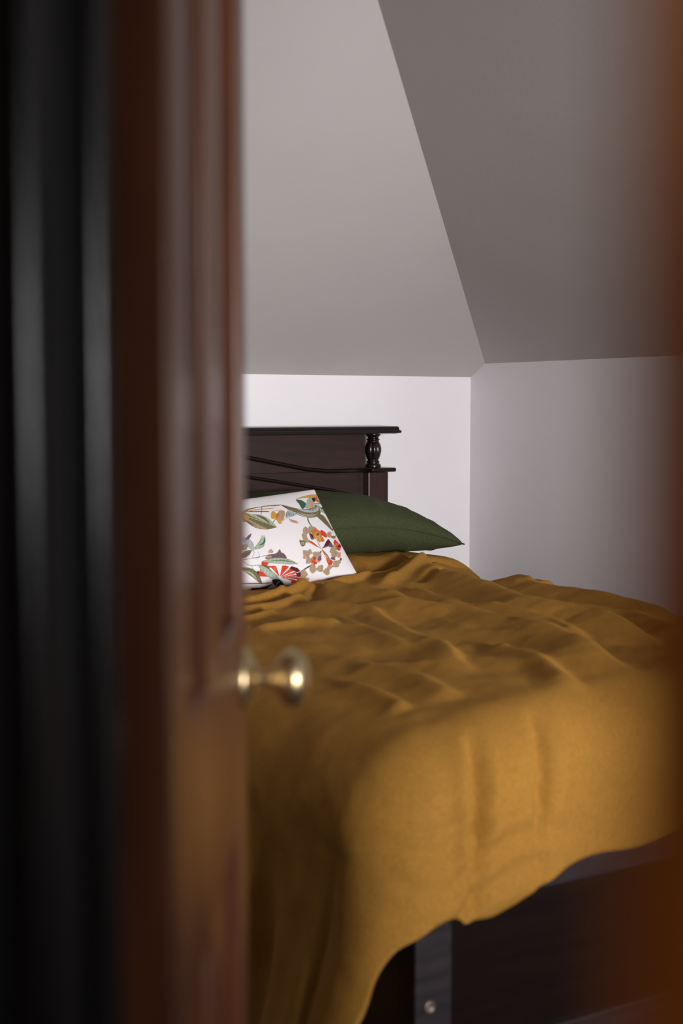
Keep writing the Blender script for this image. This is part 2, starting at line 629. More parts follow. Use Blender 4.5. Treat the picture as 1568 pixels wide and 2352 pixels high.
# footboard
FY0, FY1 = 1.637, 1.692
FX0, FX1 = 1.149, 2.443
for s in (0, 1):
    x0 = FX0 if s == 0 else FX1 - 0.066
    B('footboard_post', M_foot, x0, x0 + 0.066, FY0, FY1, 0, 0.585, 0.004)
    bm = bmesh.new()
    bxp = (x0 + (0.024 if s == 0 else 0.042)) - BC
    KB = Matrix.Translation((bxp, FY0 - 2.70, 0.300)) @ Matrix.Rotation(R(90), 4, 'X')
    lathe(bm, [(0.0100, -0.001), (0.0100, 0.002), (0.0088, 0.0035), (0.0048, 0.0042), (0.0040, 0.0015)], 28, None, KB)
    bo = bmobj('bolt_cover', bm, metal('bolt_metal', (0.30, 0.24, 0.20), 0.55), bed, True)
    bo['label'] = 'round pale metal bolt cover'
B('footboard_rail', M_foot, FX0 + 0.066, FX1 - 0.066, FY0 + 0.002, FY1 - 0.004, 0.436, 0.575, 0.004)
B('footboard_panel', M_black, FX0 + 0.066, FX1 - 0.066, FY0 + 0.018, FY1 - 0.018, 0.20, 0.437, 0.0)
B('footboard_rail', M_foot, FX0 + 0.066, FX1 - 0.066, FY0 + 0.002, FY1 - 0.004, 0.115, 0.215, 0.004)
for s in (0, 1):
    x0 = BX0 + 0.022 if s == 0 else BX1 - 0.047
    B('side_rail', M_foot, x0, x0 + 0.025, FY1, 3.655, 0.20, 0.36, 0.003)
for k_ in range(12):
    y = 1.80 + k_ * 0.158
    B('slat', M_mahog, BX0 + 0.047, BX1 - 0.047, y, y + 0.07, 0.335, 0.352, 0.002)

# mattress
mat_ = thing('mattress', 'dark grey mattress under the mustard duvet', 'mattress', (BC, 2.68, 0.352))
o = box('mattress_body', M_charcoal, -0.615, 0.615, -0.955, 0.955, 0, 0.27, 0.03, mat_, 4)
smooth_all(o, 60)
# webbing handle dangling at the left foot corner
bm = bmesh.new()
path = [(1.1655, 1.735, 0.450), (1.149, 1.71, 0.430), (1.125, 1.690, 0.412), (1.104, 1.680, 0.388), (1.094, 1.675, 0.366)]
vs = []
for i, p in enumerate(path):
    for dx, dz in ((0, 0.012), (0.004, 0.012), (0.004, -0.012), (0, -0.012)):
        vs.append(bm.verts.new((p[0] + dx - BC, p[1] - 2.68, p[2] + dz - 0.352)))
for i in range(len(path) - 1):
    for k in range(4):
        bm.faces.new((vs[4 * i + k], vs[4 * i + (k + 1) % 4], vs[4 * i + 4 + (k + 1) % 4], vs[4 * i + 4 + k]))
bm.faces.new(vs[:4])
bm.faces.new(vs[-4:][::-1])
bmobj('handle_strap', bm, M_strap, mat_)

# ---------------------------------------------------------------- duvet
DX0, DX1, DY0_, DY1_ = 1.212, 2.355, 1.738, 3.600     # inner flat top of the draped cloth
RR = 0.135


def sstep(x, a, b):
    t = np.clip((x - a) / (b - a), 0, 1)
    return t * t * (3 - 2 * t)


def ridge(X, Y, path, h, wl, wr, taper=0.15):
    """crest along a path: wl = width on its left (-x) side, wr = width on its right side"""
    P = np.array(path, float)
    # resample
    seg = np.linalg.norm(np.diff(P, axis=0), axis=1)
    cum = np.concatenate([[0], np.cumsum(seg)])
    L = cum[-1]
    best = np.full(X.shape, 1e9)
    sgn = np.zeros(X.shape)
    par = np.zeros(X.shape)
    for i in range(len(P) - 1):
        d = P[i + 1] - P[i]
        l2 = d @ d
        t = np.clip(((X - P[i, 0]) * d[0] + (Y - P[i, 1]) * d[1]) / l2, 0, 1)
        cx, cy = P[i, 0] + t * d[0], P[i, 1] + t * d[1]
        dd = np.hypot(X - cx, Y - cy)
        up = d if d[1] > 0 else -d
        side = (X - cx) * up[1] - (Y - cy) * up[0]
        m = dd < best
        best = np.where(m, dd, best)
        sgn = np.where(m, side, sgn)
        par = np.where(m, (cum[i] + t * seg[i]) / L, par)
    w = np.where(sgn > 0, wr, wl)
    end = sstep(par, 0, taper) * (1 - sstep(par, 1 - taper, 1))
    return h * np.exp(-(best / w) ** 2) * end


RIDGES = [
    # long crests running from the pillows to the foot: path, height, left width, right width
    ([(1.74, 3.00), (1.74, 2.67), (1.72, 2.47), (1.76, 2.33), (1.74, 2.12), (1.70, 1.93), (1.61, 1.68)], 0.020, 0.085, 0.030),
    ([(2.24, 3.25), (2.13, 2.92), (2.04, 2.6), (1.95, 2.37), (1.96, 2.16), (1.90, 1.90)], 0.021, 0.080, 0.032),
    ([(1.57, 2.75), (1.63, 2.49), (1.54, 2.21), (1.53, 2.09), (1.47, 1.98), (1.44, 1.88)], 0.008, 0.050, 0.018),
    ([(1.84, 2.60), (1.87, 2.38), (1.86, 2.18), (1.80, 2.00)], 0.008, 0.035, 0.016),
    ([(2.06, 2.42), (2.08, 2.18), (2.02, 1.95)], 0.010, 0.04, 0.018),
    ([(2.30, 2.90), (2.21, 2.62), (2.17, 2.35), (2.12, 2.05)], 0.018, 0.055, 0.028),
    ([(2.40, 2.98), (2.34, 2.83), (2.28, 2.66)], 0.022, 0.045, 0.045),
    # creases fanning out below the pillows
    ([(1.99, 3.06), (2.14, 3.16), (2.30, 3.22), (2.40, 3.17)], -0.020, 0.016, 0.020),
    ([(1.80, 2.96), (1.97, 3.02), (2.12, 3.08)], 0.010, 0.022, 0.014),
    ([(1.90, 2.86), (2.05, 3.00), (2.20, 3.10), (2.34, 3.12)], 0.012, 0.020, 0.026),
    ([(2.00, 2.84), (2.12, 2.93), (2.26, 3.00)], -0.010, 0.016, 0.016),
    ([(1.45, 2.80), (1.58, 2.83), (1.72, 2.88)], 0.011, 0.022, 0.018),
    ([(1.40, 2.72), (1.52, 2.73), (1.64, 2.78)], 0.008, 0.016, 0.018),
    ([(1.38, 2.62), (1.50, 2.66)], 0.008, 0.016, 0.014),
    ([(1.62, 2.70), (1.68, 2.80), (1.80, 2.90)], -0.009, 0.014, 0.014),
    ([(1.36, 2.52), (1.47, 2.50), (1.52, 2.42)], 0.007, 0.018, 0.012),
    ([(1.95, 2.80), (1.90, 2.62), (1.89, 2.50)], 0.008, 0.03, 0.014),
    ([(2.20, 3.06), (2.16, 2.90), (2.13, 2.76)], -0.007, 0.014, 0.02),
    # foot area
    ([(1.27, 2.02), (1.265, 1.92), (1.25, 1.80)], 0.006, 0.022, 0.014),
    ([(1.34, 2.10), (1.36, 1.95), (1.33, 1.78)], 0.006, 0.03, 0.018),
    ([(1.60, 2.05), (1.57, 1.88), (1.50, 1.70)], 0.008, 0.03, 0.02),
]
rng = random.Random(7)
for _ in range(40):
    x = rng.uniform(1.25, 2.36)
    y = rng.uniform(1.85, 3.05)
    a = rng.gauss(PI / 2 + 0.08, 0.20)
    l = rng.uniform(0.18, 0.50)
    c_ = rng.uniform(-0.04, 0.04)
    RIDGES.append(([(x, y), (x + math.cos(a) * l / 2 + c_, y + math.sin(a) * l / 2), (x + math.cos(a) * l, y + math.sin(a) * l)],
                   rng.uniform(0.0012, 0.0036), rng.uniform(0.012, 0.035), rng.uniform(0.008, 0.018)))


def top_height(X, Y):
    z = 0.728 + 0 * X
    z += 0.040 * sstep(Y, 3.06, 3.24)
    z -= 0.015 * np.abs((X - 1.72) / 0.64) ** 3
    z -= 0.048 * (1 - sstep(X, 1.05, 1.50)) * (1 - sstep(Y, 1.9, 2.9) * 0.5)
    z -= 0.035 * sstep(X, 2.15, 2.45) * (1 - 0.9 * sstep(Y, 3.0, 3.3))
    for p, h, wl, wr in RIDGES:
        z = z + ridge(X, Y, p, h * 1.8, wl, wr * 0.8)
    return z


DLf, DLl, DLr = 0.322, 0.60, 0.38       # cloth hanging past the top at foot, left and right
st = 0.0072
us = np.arange(-DLl, (DX1 - DX0) + DLr + 1e-6, st)
vs_ = np.arange(-DLf, (DY1_ - DY0_) + 1e-6, st)
UU, VV = np.meshgrid(us, vs_)
Wd_, Ld_ = DX1 - DX0, DY1_ - DY0_
# hem wobble at the foot
hemf = 1 + 0.05 * np.sin(UU * 9 + 1.0) + 0.03 * np.sin(UU * 23)
VV = np.where(VV < 0, VV * hemf, VV)
QX = np.clip(UU, 0, Wd_)
QY = np.maximum(VV, 0)
OX, OY = UU - QX, VV - QY
D = np.hypot(OX, OY)
Dn = np.where(D < 1e-9, 1, D)
cph, sph = np.abs(OX) / Dn, np.abs(OY) / Dn
dmax = np.minimum(DLl / np.maximum(cph, 1e-6), DLf * hemf / np.maximum(sph, 1e-6))
hemd = DLf * hemf + (DLl - DLf * hemf) * cph ** 5
isc = (UU < 0) & (VV < 0)
NX, NY = OX / Dn, OY / Dn
D = np.where(isc, D * hemd / dmax, D)
ang = np.clip(D / RR, 0, PI / 2)
hor = RR * np.sin(ang)
drop = RR * (1 - np.cos(ang)) + np.maximum(D - RR * PI / 2, 0)
below = np.maximum(D - RR * PI / 2, 0)
# side folds
S_left = QY                                    # coordinate along the left side
corner = np.where((UU < 0) & (VV < 0), 1.0, 0.0)
phi = np.arctan2(-OY, -OX)                     # 0 = left, pi/2 = foot
fold = np.zeros_like(D)
leftside = (UU < 0) & (OY > -1e-9)
footside = (VV < 0) & (np.abs(OX) < 1e-9)
rightside = (UU > Wd_)
amp = sstep(below, 0.0, 0.30)
fl_l = 0.022 * np.sin(S_left * 21 + 0.8 * np.sin(S_left * 7)) + 0.010 * np.sin(S_left * 47 + 1.3)
fold += np.where(leftside | (corner > 0), amp * fl_l * (1 - 0.6 * corner), 0)
ff = np.zeros_like(D)
for xc, h, w in ((0.02, 0.012, 0.020), (0.045, -0.024, 0.011), (0.075, 0.008, 0.012), (0.165, -0.019, 0.010), (0.20, 0.008, 0.018), (0.33, 0.004, 0.04), (0.47, -0.004, 0.03)):
    cu = xc + 0.03 * np.sin((VV + 0.1) * 9)
    ff += h * np.exp(-((UU - cu) / w) ** 2)
fold += np.where(footside | (corner > 0), ff * sstep(D, 0.05, 0.13) * (1 - 0.7 * sstep(D, 0.2, 0.28)), 0)
# horizontal puckers above the foot hem near the corner
pk = 0.0045 * np.sin(D * 115 + 2.2 * np.sin(UU * 17)) * np.exp(-((UU - 0.02) / 0.16) ** 2) * sstep(D, 0.14, 0.2)
fold += np.where(footside | (corner > 0), pk, 0)
# corner flare
fold += corner * np.sin(2 * phi) * 0.05 * sstep(D, 0.12, 0.45)
fold += np.where(leftside, 0.6 * below ** 2 * np.exp(-(QY / 0.3) ** 2) , 0) + corner * 0.6 * below ** 2 * np.cos(phi)
fold += np.where(rightside, amp * 0.012 * np.sin(QY * 19), 0)
hor2 = hor + fold
PX = DX0 + QX + NX * hor2
PY = DY0_ + QY + NY * hor2
PZ = top_height(DX0 + QX + NX * hor * 0.6, DY0_ + QY + NY * hor * 0.6) - drop
nv, nu = PX.shape
verts = np.stack([PX, PY, PZ], -1).reshape(-1, 3)
# soft low-frequency unevenness and fine rumple
nz = np.array([noise.noise(Vector((p[0] * 5, p[1] * 4, p[2] * 5))) * 0.006
               + noise.noise(Vector((p[0] * 17, p[1] * 11, p[2] * 17 + 9))) * 0.0030
               + noise.noise(Vector((p[0] * 45, p[1] * 30, p[2] * 45 + 3))) * 0.0011 for p in verts])
hz = np.clip(np.where(D < 1e-9, 0, np.sin(ang)), 0, 1).reshape(-1)
verts[:, 2] += nz * (1 - hz)
verts[:, 0] += nz * hz * NX.reshape(-1)
verts[:, 1] += nz * hz * NY.reshape(-1)
idx = np.arange(nv * nu).reshape(nv, nu)
faces = np.stack([idx[:-1, :-1], idx[:-1, 1:], idx[1:, 1:], idx[1:, :-1]], -1).reshape(-1, 4)


def np_mesh(name, verts, faces, mat, parent=None):
    me = bpy.data.meshes.new(name)
    me.vertices.add(len(verts))
    me.vertices.foreach_set('co', np.asarray(verts, np.float32).ravel())
    nf = len(faces)
    me.loops.add(nf * 4)
    me.loops.foreach_set('vertex_index', np.asarray(faces, np.int32).ravel())
    me.polygons.add(nf)
    me.polygons.foreach_set('loop_start', np.arange(0, nf * 4, 4, dtype=np.int32))
    me.polygons.foreach_set('use_smooth', np.ones(nf, bool))
    me.update(calc_edges=True)
    me.validate()
    return link(name, me, mat, parent)


duvet = tag(np_mesh('duvet', verts, faces, M_must), 'rumpled mustard linen duvet draped over the bed', 'duvet')
so = duvet.modifiers.new('thickness', 'SOLIDIFY')
so.thickness = 0.010
so.offset = -1

# ---------------------------------------------------------------- olive pillow


def pillow_shape(n, m, W, H, T, side, pinch=0.06, belly=0.45):
    u, v = np.meshgrid(np.linspace(-1, 1, n), np.linspace(-1, 1, m))
    gx = u * (1 - pinch * (1 - v * v)) * W / 2
    gy = v * (1 - pinch * 0.8 * (1 - u * u)) * H / 2
    t = side * T * np.clip(1 - np.abs(u) ** 2.8, 0, 1) ** 0.5 * np.clip(1 - v ** 2, 0, 1) ** belly
    return u, v, gx, gy, t


def closed_pillow(name, n, m, f, mat):
    A = f(1)
    Bk = f(-1)
    ia = np.arange(n * m).reshape(m, n)
    ib = ia + n * m
    # share the rim
    rim = np.zeros((m, n), bool)
    rim[0, :] = rim[-1, :] = rim[:, 0] = rim[:, -1] = True
    ib = np.where(rim, ia, ib)
    fa = np.stack([ia[:-1, :-1], ia[:-1, 1:], ia[1:, 1:], ia[1:, :-1]], -1).reshape(-1, 4)
    fb = np.stack([ib[:-1, :-1], ib[1:, :-1], ib[1:, 1:], ib[:-1, 1:]], -1).reshape(-1, 4)
    V = np.concatenate([A.reshape(-1, 3), Bk.reshape(-1, 3)])
    F_ = np.concatenate([fa, fb])
    used = np.unique(F_)
    remap = -np.ones(len(V), int)
    remap[used] = np.arange(len(used))
    return V[used], remap[F_], used


PC = np.array([2.043, 3.40, 0.851])
pyaw, plean = R(1), R(8)
pe1 = np.array([math.cos(pyaw), math.sin(pyaw), 0])
pe2 = np.array([-math.sin(pyaw) * math.cos(plean), math.cos(pyaw) * math.cos(plean), math.sin(plean)])
pn = np.cross(pe1, pe2)
PN, PM = 120, 90


def green(side):
    u, v, gx, gy, t = pillow_shape(PN, PM, 0.70, 0.44, 0.076, side, 0.02, 0.34)
    bow = -0.034 * (u ** 2) + 0.0 * v          # the rim droops at the two ends
    P = PC + gx[..., None] * pe1 + gy[..., None] * pe2 + t[..., None] * pn
    P[..., 2] += bow + 0.028 * np.clip(-v, 0, 1) * (1 - u ** 2) * (1 if side > 0 else (1 - (1 - np.clip(-v, 0, 1) ** 4)))
    rip = np.zeros_like(u)
    for k, (a, b_, w) in enumerate(((0.5, 0.9, 0.03), (0.75, 0.6, 0.03), (0.9, 0.2, 0.03), (0.2, 1.0, 0.04))):
        rip += 0.0035 * np.exp(-((u - a - 0.25 * (v + 1)) / w) ** 2) * sstep(-v, -0.1, 0.9)
    nn = np.array([noise.noise(Vector((q[0] * 9, q[1] * 9, q[2] * 9))) for q in P.reshape(-1, 3)]).reshape(u.shape)
    damp = np.clip((1 - u ** 2) * (1 - v ** 2) * 6, 0, 1)
    P += ((rip + nn * 0.006) * damp)[..., None] * (pn * side)
    return P


V_, F_, _u = closed_pillow('pillow', PN, PM, green, M_green)
pil = tag(np_mesh('pillow', V_, F_, M_green), 'large olive green linen pillow leaning on the headboard', 'pillow')
# flanged seam round the rim: a thin tube
A_ = green(1)
rim = np.concatenate([A_[0, :-1], A_[:-1, -1], A_[-1, :0:-1], A_[:0:-1, 0]])
bm = bmesh.new()
rings = []
nr = len(rim)
cen = rim.mean(0)
for i in range(nr):
    tdir = Vector(rim[(i + 1) % nr] - rim[i - 1]).normalized()
    out = Vector(rim[i] - cen).normalized()
    bnm = tdir.cross(out).normalized()
    out = bnm.cross(tdir).normalized()
    c0 = Vector(rim[i])
    rings.append([bm.verts.new(c0 + out * (0.0035 * math.cos(a)) + bnm * (0.002 * math.sin(a))) for a in np.linspace(0, 2 * PI, 7)[:-1]])
for i in range(nr):
    A2, B2 = rings[i], rings[(i + 1) % nr]
    for k in range(6):
        bm.faces.new((A2[k], A2[(k + 1) % 6], B2[(k + 1) % 6], B2[k]))
bmobj('seam', bm, M_green, pil, True)

# ---------------------------------------------------------------- printed cushion
PAL = [(0.018, 0.020, 0.028), (0.050, 0.105, 0.060), (0.33, 0.40, 0.28), (0.36, 0.42, 0.45), (0.36, 0.27, 0.17), (0.58, 0.045, 0.018),
       (0.50, 0.15, 0.035), (0.55, 0.30, 0.055), (0.15, 0.085, 0.11), (0.085, 0.014, 0.022), (0.155, 0.135, 0.060), (0.55, 0.27, 0.20),
       (0.17, 0.085, 0.045)]
WHITE = (0.75, 0.715, 0.735)
PRINT = [
(7,"1652 1735 1673 1750 1714 1772 1759 1793 1809 1814 1865 1834 1915 1846 1954 1850 1993 1854 1965 1787 1965 1733 1965 1680 2020 1713 2020 1700 1964 1638 1931 1632 1900 1660 1869 1708 1836 1746 1795 1754 1750 1748 1713 1742 1682 1738 1657 1733"),
(6,"1995 1848 1975 1780 1965 1733 1965 1693 2020 1720 1990 1634 1989 1614 1995 1639 1963 1639 1951 1666 1944 1692 1940 1722 1943 1751 1954 1786 1972 1821"),
(12,"920 1524 938 1533 963 1549 992 1567 1022 1581 1054 1588 1088 1592 1124 1594 1159 1596 1194 1599 1229 1602 1263 1603 1298 1604 1335 1601 1374 1597 1409 1595 1435 1596 1438 1607 1414 1613 1380 1619 1341 1623 1304 1626 1269 1626 1234 1624 1199 1621 1165 1619 1129 1616 1093 1614 1059 1610 1026 1603 995 1588 965 1569 939 1550 921 1534"),
(10,"1192 1623 1183 1605 1173 1579 1162 1548 1152 1518 1141 1486 1130 1451 1120 1419 1115 1396 1119 1395 1127 1416 1138 1447 1149 1482 1160 1514 1170 1543 1181 1573 1190 1601 1195 1620"),
(10,"1291 1605 1297 1599 1307 1593 1320 1590 1334 1587 1351 1586 1371 1585 1391 1586 1405 1589 1408 1600 1395 1604 1377 1607 1357 1608 1340 1609 1326 1612 1314 1615 1303 1617 1294 1616"),
(9,"969 1538 981 1526 1001 1513 1024 1502 1047 1492 1071 1485 1097 1479 1123 1473 1147 1467 1171 1460 1195 1451 1217 1445 1233 1444 1236 1455 1223 1465 1202 1474 1178 1483 1154 1491 1130 1497 1104 1502 1078 1508 1054 1515 1031 1525 1008 1537 988 1546 972 1550"),
(7,"933 1502 953 1504 982 1512 1015 1523 1046 1530 1075 1531 1103 1529 1133 1527 1165 1525 1203 1524 1247 1523 1287 1525 1317 1530 1320 1544 1293 1548 1254 1551 1210 1551 1172 1552 1140 1554 1110 1557 1081 1558 1052 1557 1020 1550 986 1539 956 1526 935 1515"),
(12,"918 1494 939 1507 970 1529 1004 1554 1033 1573 1058 1582 1082 1587 1103 1591 1119 1596 1121 1605 1107 1606 1086 1606 1062 1601 1035 1591 1005 1571 971 1546 940 1521 918 1502"),
(1,"1653 1718 1673 1722 1701 1707 1725 1684 1740 1654 1751 1616 1753 1578 1739 1541 1715 1503 1694 1476 1678 1460 1665 1453 1656 1461 1653 1492 1655 1539 1657 1586 1653 1635 1649 1685"),
(10,"1425 1611 1442 1604 1473 1575 1505 1545 1534 1519 1565 1491 1599 1470 1637 1458 1678 1452 1714 1451 1740 1453 1760 1460 1783 1473 1814 1505 1848 1545 1876 1565 1893 1552 1903 1520 1909 1485 1912 1454 1909 1420 1899 1386 1882 1352 1858 1320 1830 1292 1798 1268 1762 1250 1727 1241 1694 1244 1662 1258 1631 1277 1599 1304 1569 1338 1540 1372 1514 1404 1490 1437 1469 1473 1447 1523 1429 1578"),
(3,"1596 1461 1620 1456 1664 1439 1707 1428 1742 1430 1776 1438 1807 1451 1839 1475 1870 1503 1890 1516 1898 1496 1895 1459 1881 1424 1854 1396 1817 1373 1779 1359 1738 1355 1696 1361 1660 1375 1628 1403 1603 1438"),
(4,"1573 1383 1593 1370 1632 1340 1673 1317 1715 1311 1760 1312 1798 1317 1826 1331 1846 1347 1849 1350 1826 1324 1788 1285 1748 1260 1709 1259 1669 1272 1635 1291 1604 1323 1580 1362"),
(2,"1811 1715 1836 1737 1863 1750 1883 1745 1891 1716 1891 1670 1886 1625 1878 1582 1865 1539 1849 1505 1828 1485 1805 1474 1781 1468 1752 1462 1722 1463 1706 1475 1714 1506 1735 1550 1758 1593 1775 1637 1792 1681"),
(11,"1821 1637 1840 1655 1859 1661 1871 1653 1869 1626 1859 1585 1846 1548 1831 1519 1815 1493 1800 1479 1789 1481 1779 1495 1778 1517 1787 1555 1804 1602"),
(0,"1883 1745 1903 1755 1929 1762 1946 1760 1944 1743 1932 1714 1918 1688 1904 1662 1888 1639 1876 1630 1872 1644 1871 1673 1872 1699 1873 1717 1875 1733"),
(6,"1937 1750 1956 1776 1981 1804 1982 1786 1974 1753 1974 1720 1976 1687 1981 1656 1990 1653 1990 1634 1973 1620 1959 1626 1947 1636 1935 1645 1924 1657 1918 1673 1920 1697 1927 1725"),
(0,"1423 1608 1433 1570 1450 1518 1471 1465 1493 1417 1516 1374 1541 1333 1568 1296 1597 1268 1629 1246 1665 1231 1702 1223 1738 1226 1775 1241 1814 1267 1850 1300 1881 1337 1905 1376 1923 1419 1934 1461 1940 1497 1938 1527 1929 1553 1917 1574 1909 1587 1905 1581 1909 1563 1919 1540 1927 1515 1929 1488 1923 1455 1913 1417 1898 1379 1877 1344 1848 1311 1814 1279 1777 1254 1741 1239 1706 1237 1670 1244 1635 1259 1603 1280 1574 1309 1548 1345 1523 1387 1501 1429 1478 1477 1457 1531 1440 1580 1427 1614"),
(8,"1714 1454 1724 1441 1739 1424 1758 1411 1779 1408 1802 1419 1828 1438 1852 1463 1872 1490 1884 1521 1890 1552 1891 1580 1891 1598 1886 1594 1883 1574 1880 1546 1875 1518 1866 1495 1850 1473 1827 1450 1803 1432 1782 1423 1764 1426 1746 1438 1729 1452 1717 1460"),
(8,"1876 1595 1883 1589 1894 1586 1908 1584 1924 1585 1943 1588 1968 1596 1989 1608 1991 1605 1991 1612 1991 1625 1981 1627 1953 1613 1933 1610 1918 1609 1903 1610 1891 1609 1881 1607"),
(2,"1910 1542 1921 1547 1939 1533 1955 1514 1965 1490 1972 1460 1996 1461 1984 1411 1989 1393 1995 1394 1957 1357 1937 1367 1922 1392 1914 1440 1909 1501"),
(0,"1909 1540 1915 1526 1924 1508 1936 1488 1946 1466 2004 1512 1962 1404 1970 1375 1979 1359 1995 1380 1981 1388 1971 1415 1962 1447 2005 1553 1942 1497 1931 1516 1920 1533 1912 1544"),
(10,"1805 1263 1820 1292 1848 1315 1874 1326 1892 1322 1908 1307 1921 1283 1930 1247 1937 1202 1942 1158 1947 1120 1950 1083 1952 1046 1953 1004 1952 962 1946 940 1934 953 1919 989 1904 1027 1888 1060 1871 1096 1854 1134 1833 1177 1812 1223"),
(12,"1861 1293 1865 1266 1872 1231 1882 1195 1892 1161 1899 1129 1907 1098 1914 1068 1920 1039 1925 1009 1929 979 2005 1055 1938 939 1949 950 1951 972 1949 1000 1945 1029 1940 1059 1933 1087 1925 1117 1917 1148 1909 1179 1899 1213 1888 1249 1878 1281 1869 1301"),
(0,"1803 1261 1812 1232 1826 1193 1842 1149 1859 1105 1879 1057 1901 1005 1924 960 1942 931 1946 936 1930 966 1908 1012 1885 1064 1865 1112 1848 1156 1831 1200 1817 1238 1806 1264"),
(10,"1659 1233 1653 1212 1646 1184 1641 1152 1638 1120 1640 1089 1645 1058 1651 1032 1657 1015 1664 1023 1663 1044 1659 1072 1655 1103 1654 1130 1656 1158 1661 1188 1665 1216 1667 1235"),
(0,"1665 1219 1661 1193 1656 1156 1651 1117 1650 1083 1652 1056 1658 1032 1664 1012 1669 999 1671 1002 1668 1017 1663 1037 1657 1061 1655 1087 1656 1119 1661 1158 1665 1195 1668 1220"),
(3,"1456 1430 1473 1448 1488 1449 1501 1437 1519 1407 1536 1364 1542 1328 1530 1306 1507 1291 1483 1278 1462 1268 1440 1262 1420 1259 1402 1259 1387 1262 1384 1280 1400 1325 1429 1385"),
(0,"1452 1422 1445 1409 1436 1390 1426 1368 1418 1348 1409 1328 1400 1306 1393 1287 1389 1274 1391 1272 1397 1285 1405 1303 1414 1324 1422 1344 1431 1364 1440 1386 1449 1406 1454 1420"),
(0,"1466 1402 1460 1390 1451 1372 1441 1352 1433 1334 1427 1318 1420 1302 1416 1288 1413 1278 1415 1277 1420 1286 1425 1299 1431 1314 1438 1330 1446 1347 1455 1367 1463 1386 1468 1399"),
(0,"1480 1382 1474 1370 1465 1353 1456 1335 1449 1319 1444 1307 1441 1297 1438 1289 1437 1283 1440 1282 1443 1287 1446 1295 1449 1305 1454 1316 1461 1331 1469 1349 1477 1366 1482 1379"),
(0,"1495 1362 1489 1351 1480 1335 1472 1319 1465 1306 1462 1297 1461 1291 1461 1288 1461 1287 1464 1288 1466 1290 1466 1292 1467 1295 1470 1302 1476 1314 1484 1331 1492 1347 1497 1359"),
(0,"1510 1342 1503 1333 1495 1318 1487 1302 1482 1292 1480 1284 1485 1284 1487 1287 1488 1290 1487 1294 1485 1294 1483 1292 1486 1290 1486 1288 1491 1297 1499 1313 1507 1328 1511 1340"),
(7,"1295 1341 1289 1324 1282 1306 1275 1291 1267 1279 1259 1270 1251 1264 1244 1261 1238 1260 1231 1260 1223 1258 1215 1256 1210 1260 1208 1272 1209 1290 1211 1308 1214 1324 1218 1341 1222 1358 1228 1375 1234 1391 1241 1406 1248 1421 1256 1435 1264 1446 1273 1455 1282 1461 1289 1461 1292 1453 1294 1438 1295 1424 1298 1414 1301 1405 1303 1393 1301 1377 1299 1359"),
(7,"1320 1269 1313 1257 1305 1245 1298 1237 1292 1233 1286 1233 1280 1232 1273 1226 1265 1220 1259 1218 1256 1222 1254 1232 1253 1243 1255 1255 1259 1270 1263 1284 1267 1297 1272 1310 1277 1322 1283 1334 1289 1346 1297 1357 1305 1369 1314 1381 1321 1388 1325 1384 1328 1375 1330 1366 1332 1359 1334 1353 1336 1345 1337 1335 1337 1324 1335 1312 1331 1298 1326 1283"),
(4,"1333 1423 1356 1443 1385 1455 1406 1454 1415 1435 1416 1403 1408 1363 1385 1310 1354 1250 1327 1205 1307 1179 1291 1166 1283 1172 1287 1210 1299 1269 1311 1323 1317 1363 1323 1397"),
(7,"1272 1259 1282 1262 1294 1254 1302 1239 1303 1209 1301 1171 1296 1142 1287 1129 1274 1125 1265 1130 1260 1145 1258 1168 1258 1192 1261 1217 1266 1243"),
(6,"1291 1372 1306 1385 1324 1385 1334 1377 1331 1359 1320 1333 1307 1309 1292 1286 1275 1264 1266 1260 1268 1289 1278 1336"),
(7,"1306 1472 1311 1467 1320 1462 1330 1458 1342 1453 1357 1450 1374 1448 1389 1444 1399 1436 1404 1424 1406 1409 1405 1390 1399 1365 1386 1329 1367 1286 1348 1242 1331 1207 1319 1181 1307 1161 1298 1144 1291 1131 1293 1128 1301 1138 1311 1153 1323 1175 1336 1201 1353 1237 1373 1281 1392 1325 1405 1363 1412 1392 1414 1416 1412 1434 1406 1449 1394 1459 1378 1463 1361 1465 1347 1468 1335 1472 1325 1477 1315 1479 1308 1479"),
(6,"1310 1165 1325 1182 1347 1207 1370 1232 1389 1245 1400 1242 1410 1229 1419 1211 1430 1196 1444 1187 1459 1179 1474 1171 1485 1161 1494 1147 1501 1131 1506 1116 1507 1113 1500 1112 1486 1115 1470 1121 1456 1129 1444 1140 1432 1156 1421 1170 1413 1179 1410 1174 1416 1162 1427 1147 1439 1131 1452 1119 1466 1111 1483 1105 1498 1102 1509 1106 1512 1122 1507 1138 1499 1156 1490 1171 1478 1181 1463 1189 1448 1197 1435 1206 1424 1220 1415 1238 1405 1252 1390 1256 1370 1241 1346 1215 1324 1188 1309 1169"),
(11,"1409 1219 1415 1194 1422 1173 1431 1155 1442 1140 1454 1128 1468 1119 1484 1113 1501 1110 1494 1134 1486 1154 1477 1172 1466 1187 1454 1199 1440 1209 1425 1215"),
(4,"1409 1219 1416 1197 1425 1178 1435 1162 1446 1147 1458 1134 1471 1124 1485 1116 1501 1110 1493 1131 1484 1149 1474 1166 1463 1180 1451 1193 1438 1204 1424 1213"),
(0,"1189 1150 1196 1160 1206 1176 1217 1193 1227 1208 1237 1222 1249 1235 1259 1248 1266 1258 1265 1263 1258 1257 1247 1246 1235 1232 1224 1218 1213 1201 1202 1183 1193 1167 1187 1154"),
(0,"901 1505 900 1364 915 1254 940 1167 976 1102 1022 1059 1079 1038 1145 1036 1222 1058 1199 1152 1168 1229 1133 1299 1095 1360 1054 1413 1008 1457 959 1491"),
(10,"901 1505 902 1367 917 1259 943 1173 979 1108 1025 1066 1081 1043 1146 1039 1222 1058 1197 1149 1165 1224 1130 1292 1092 1353 1051 1406 1006 1451 958 1488"),
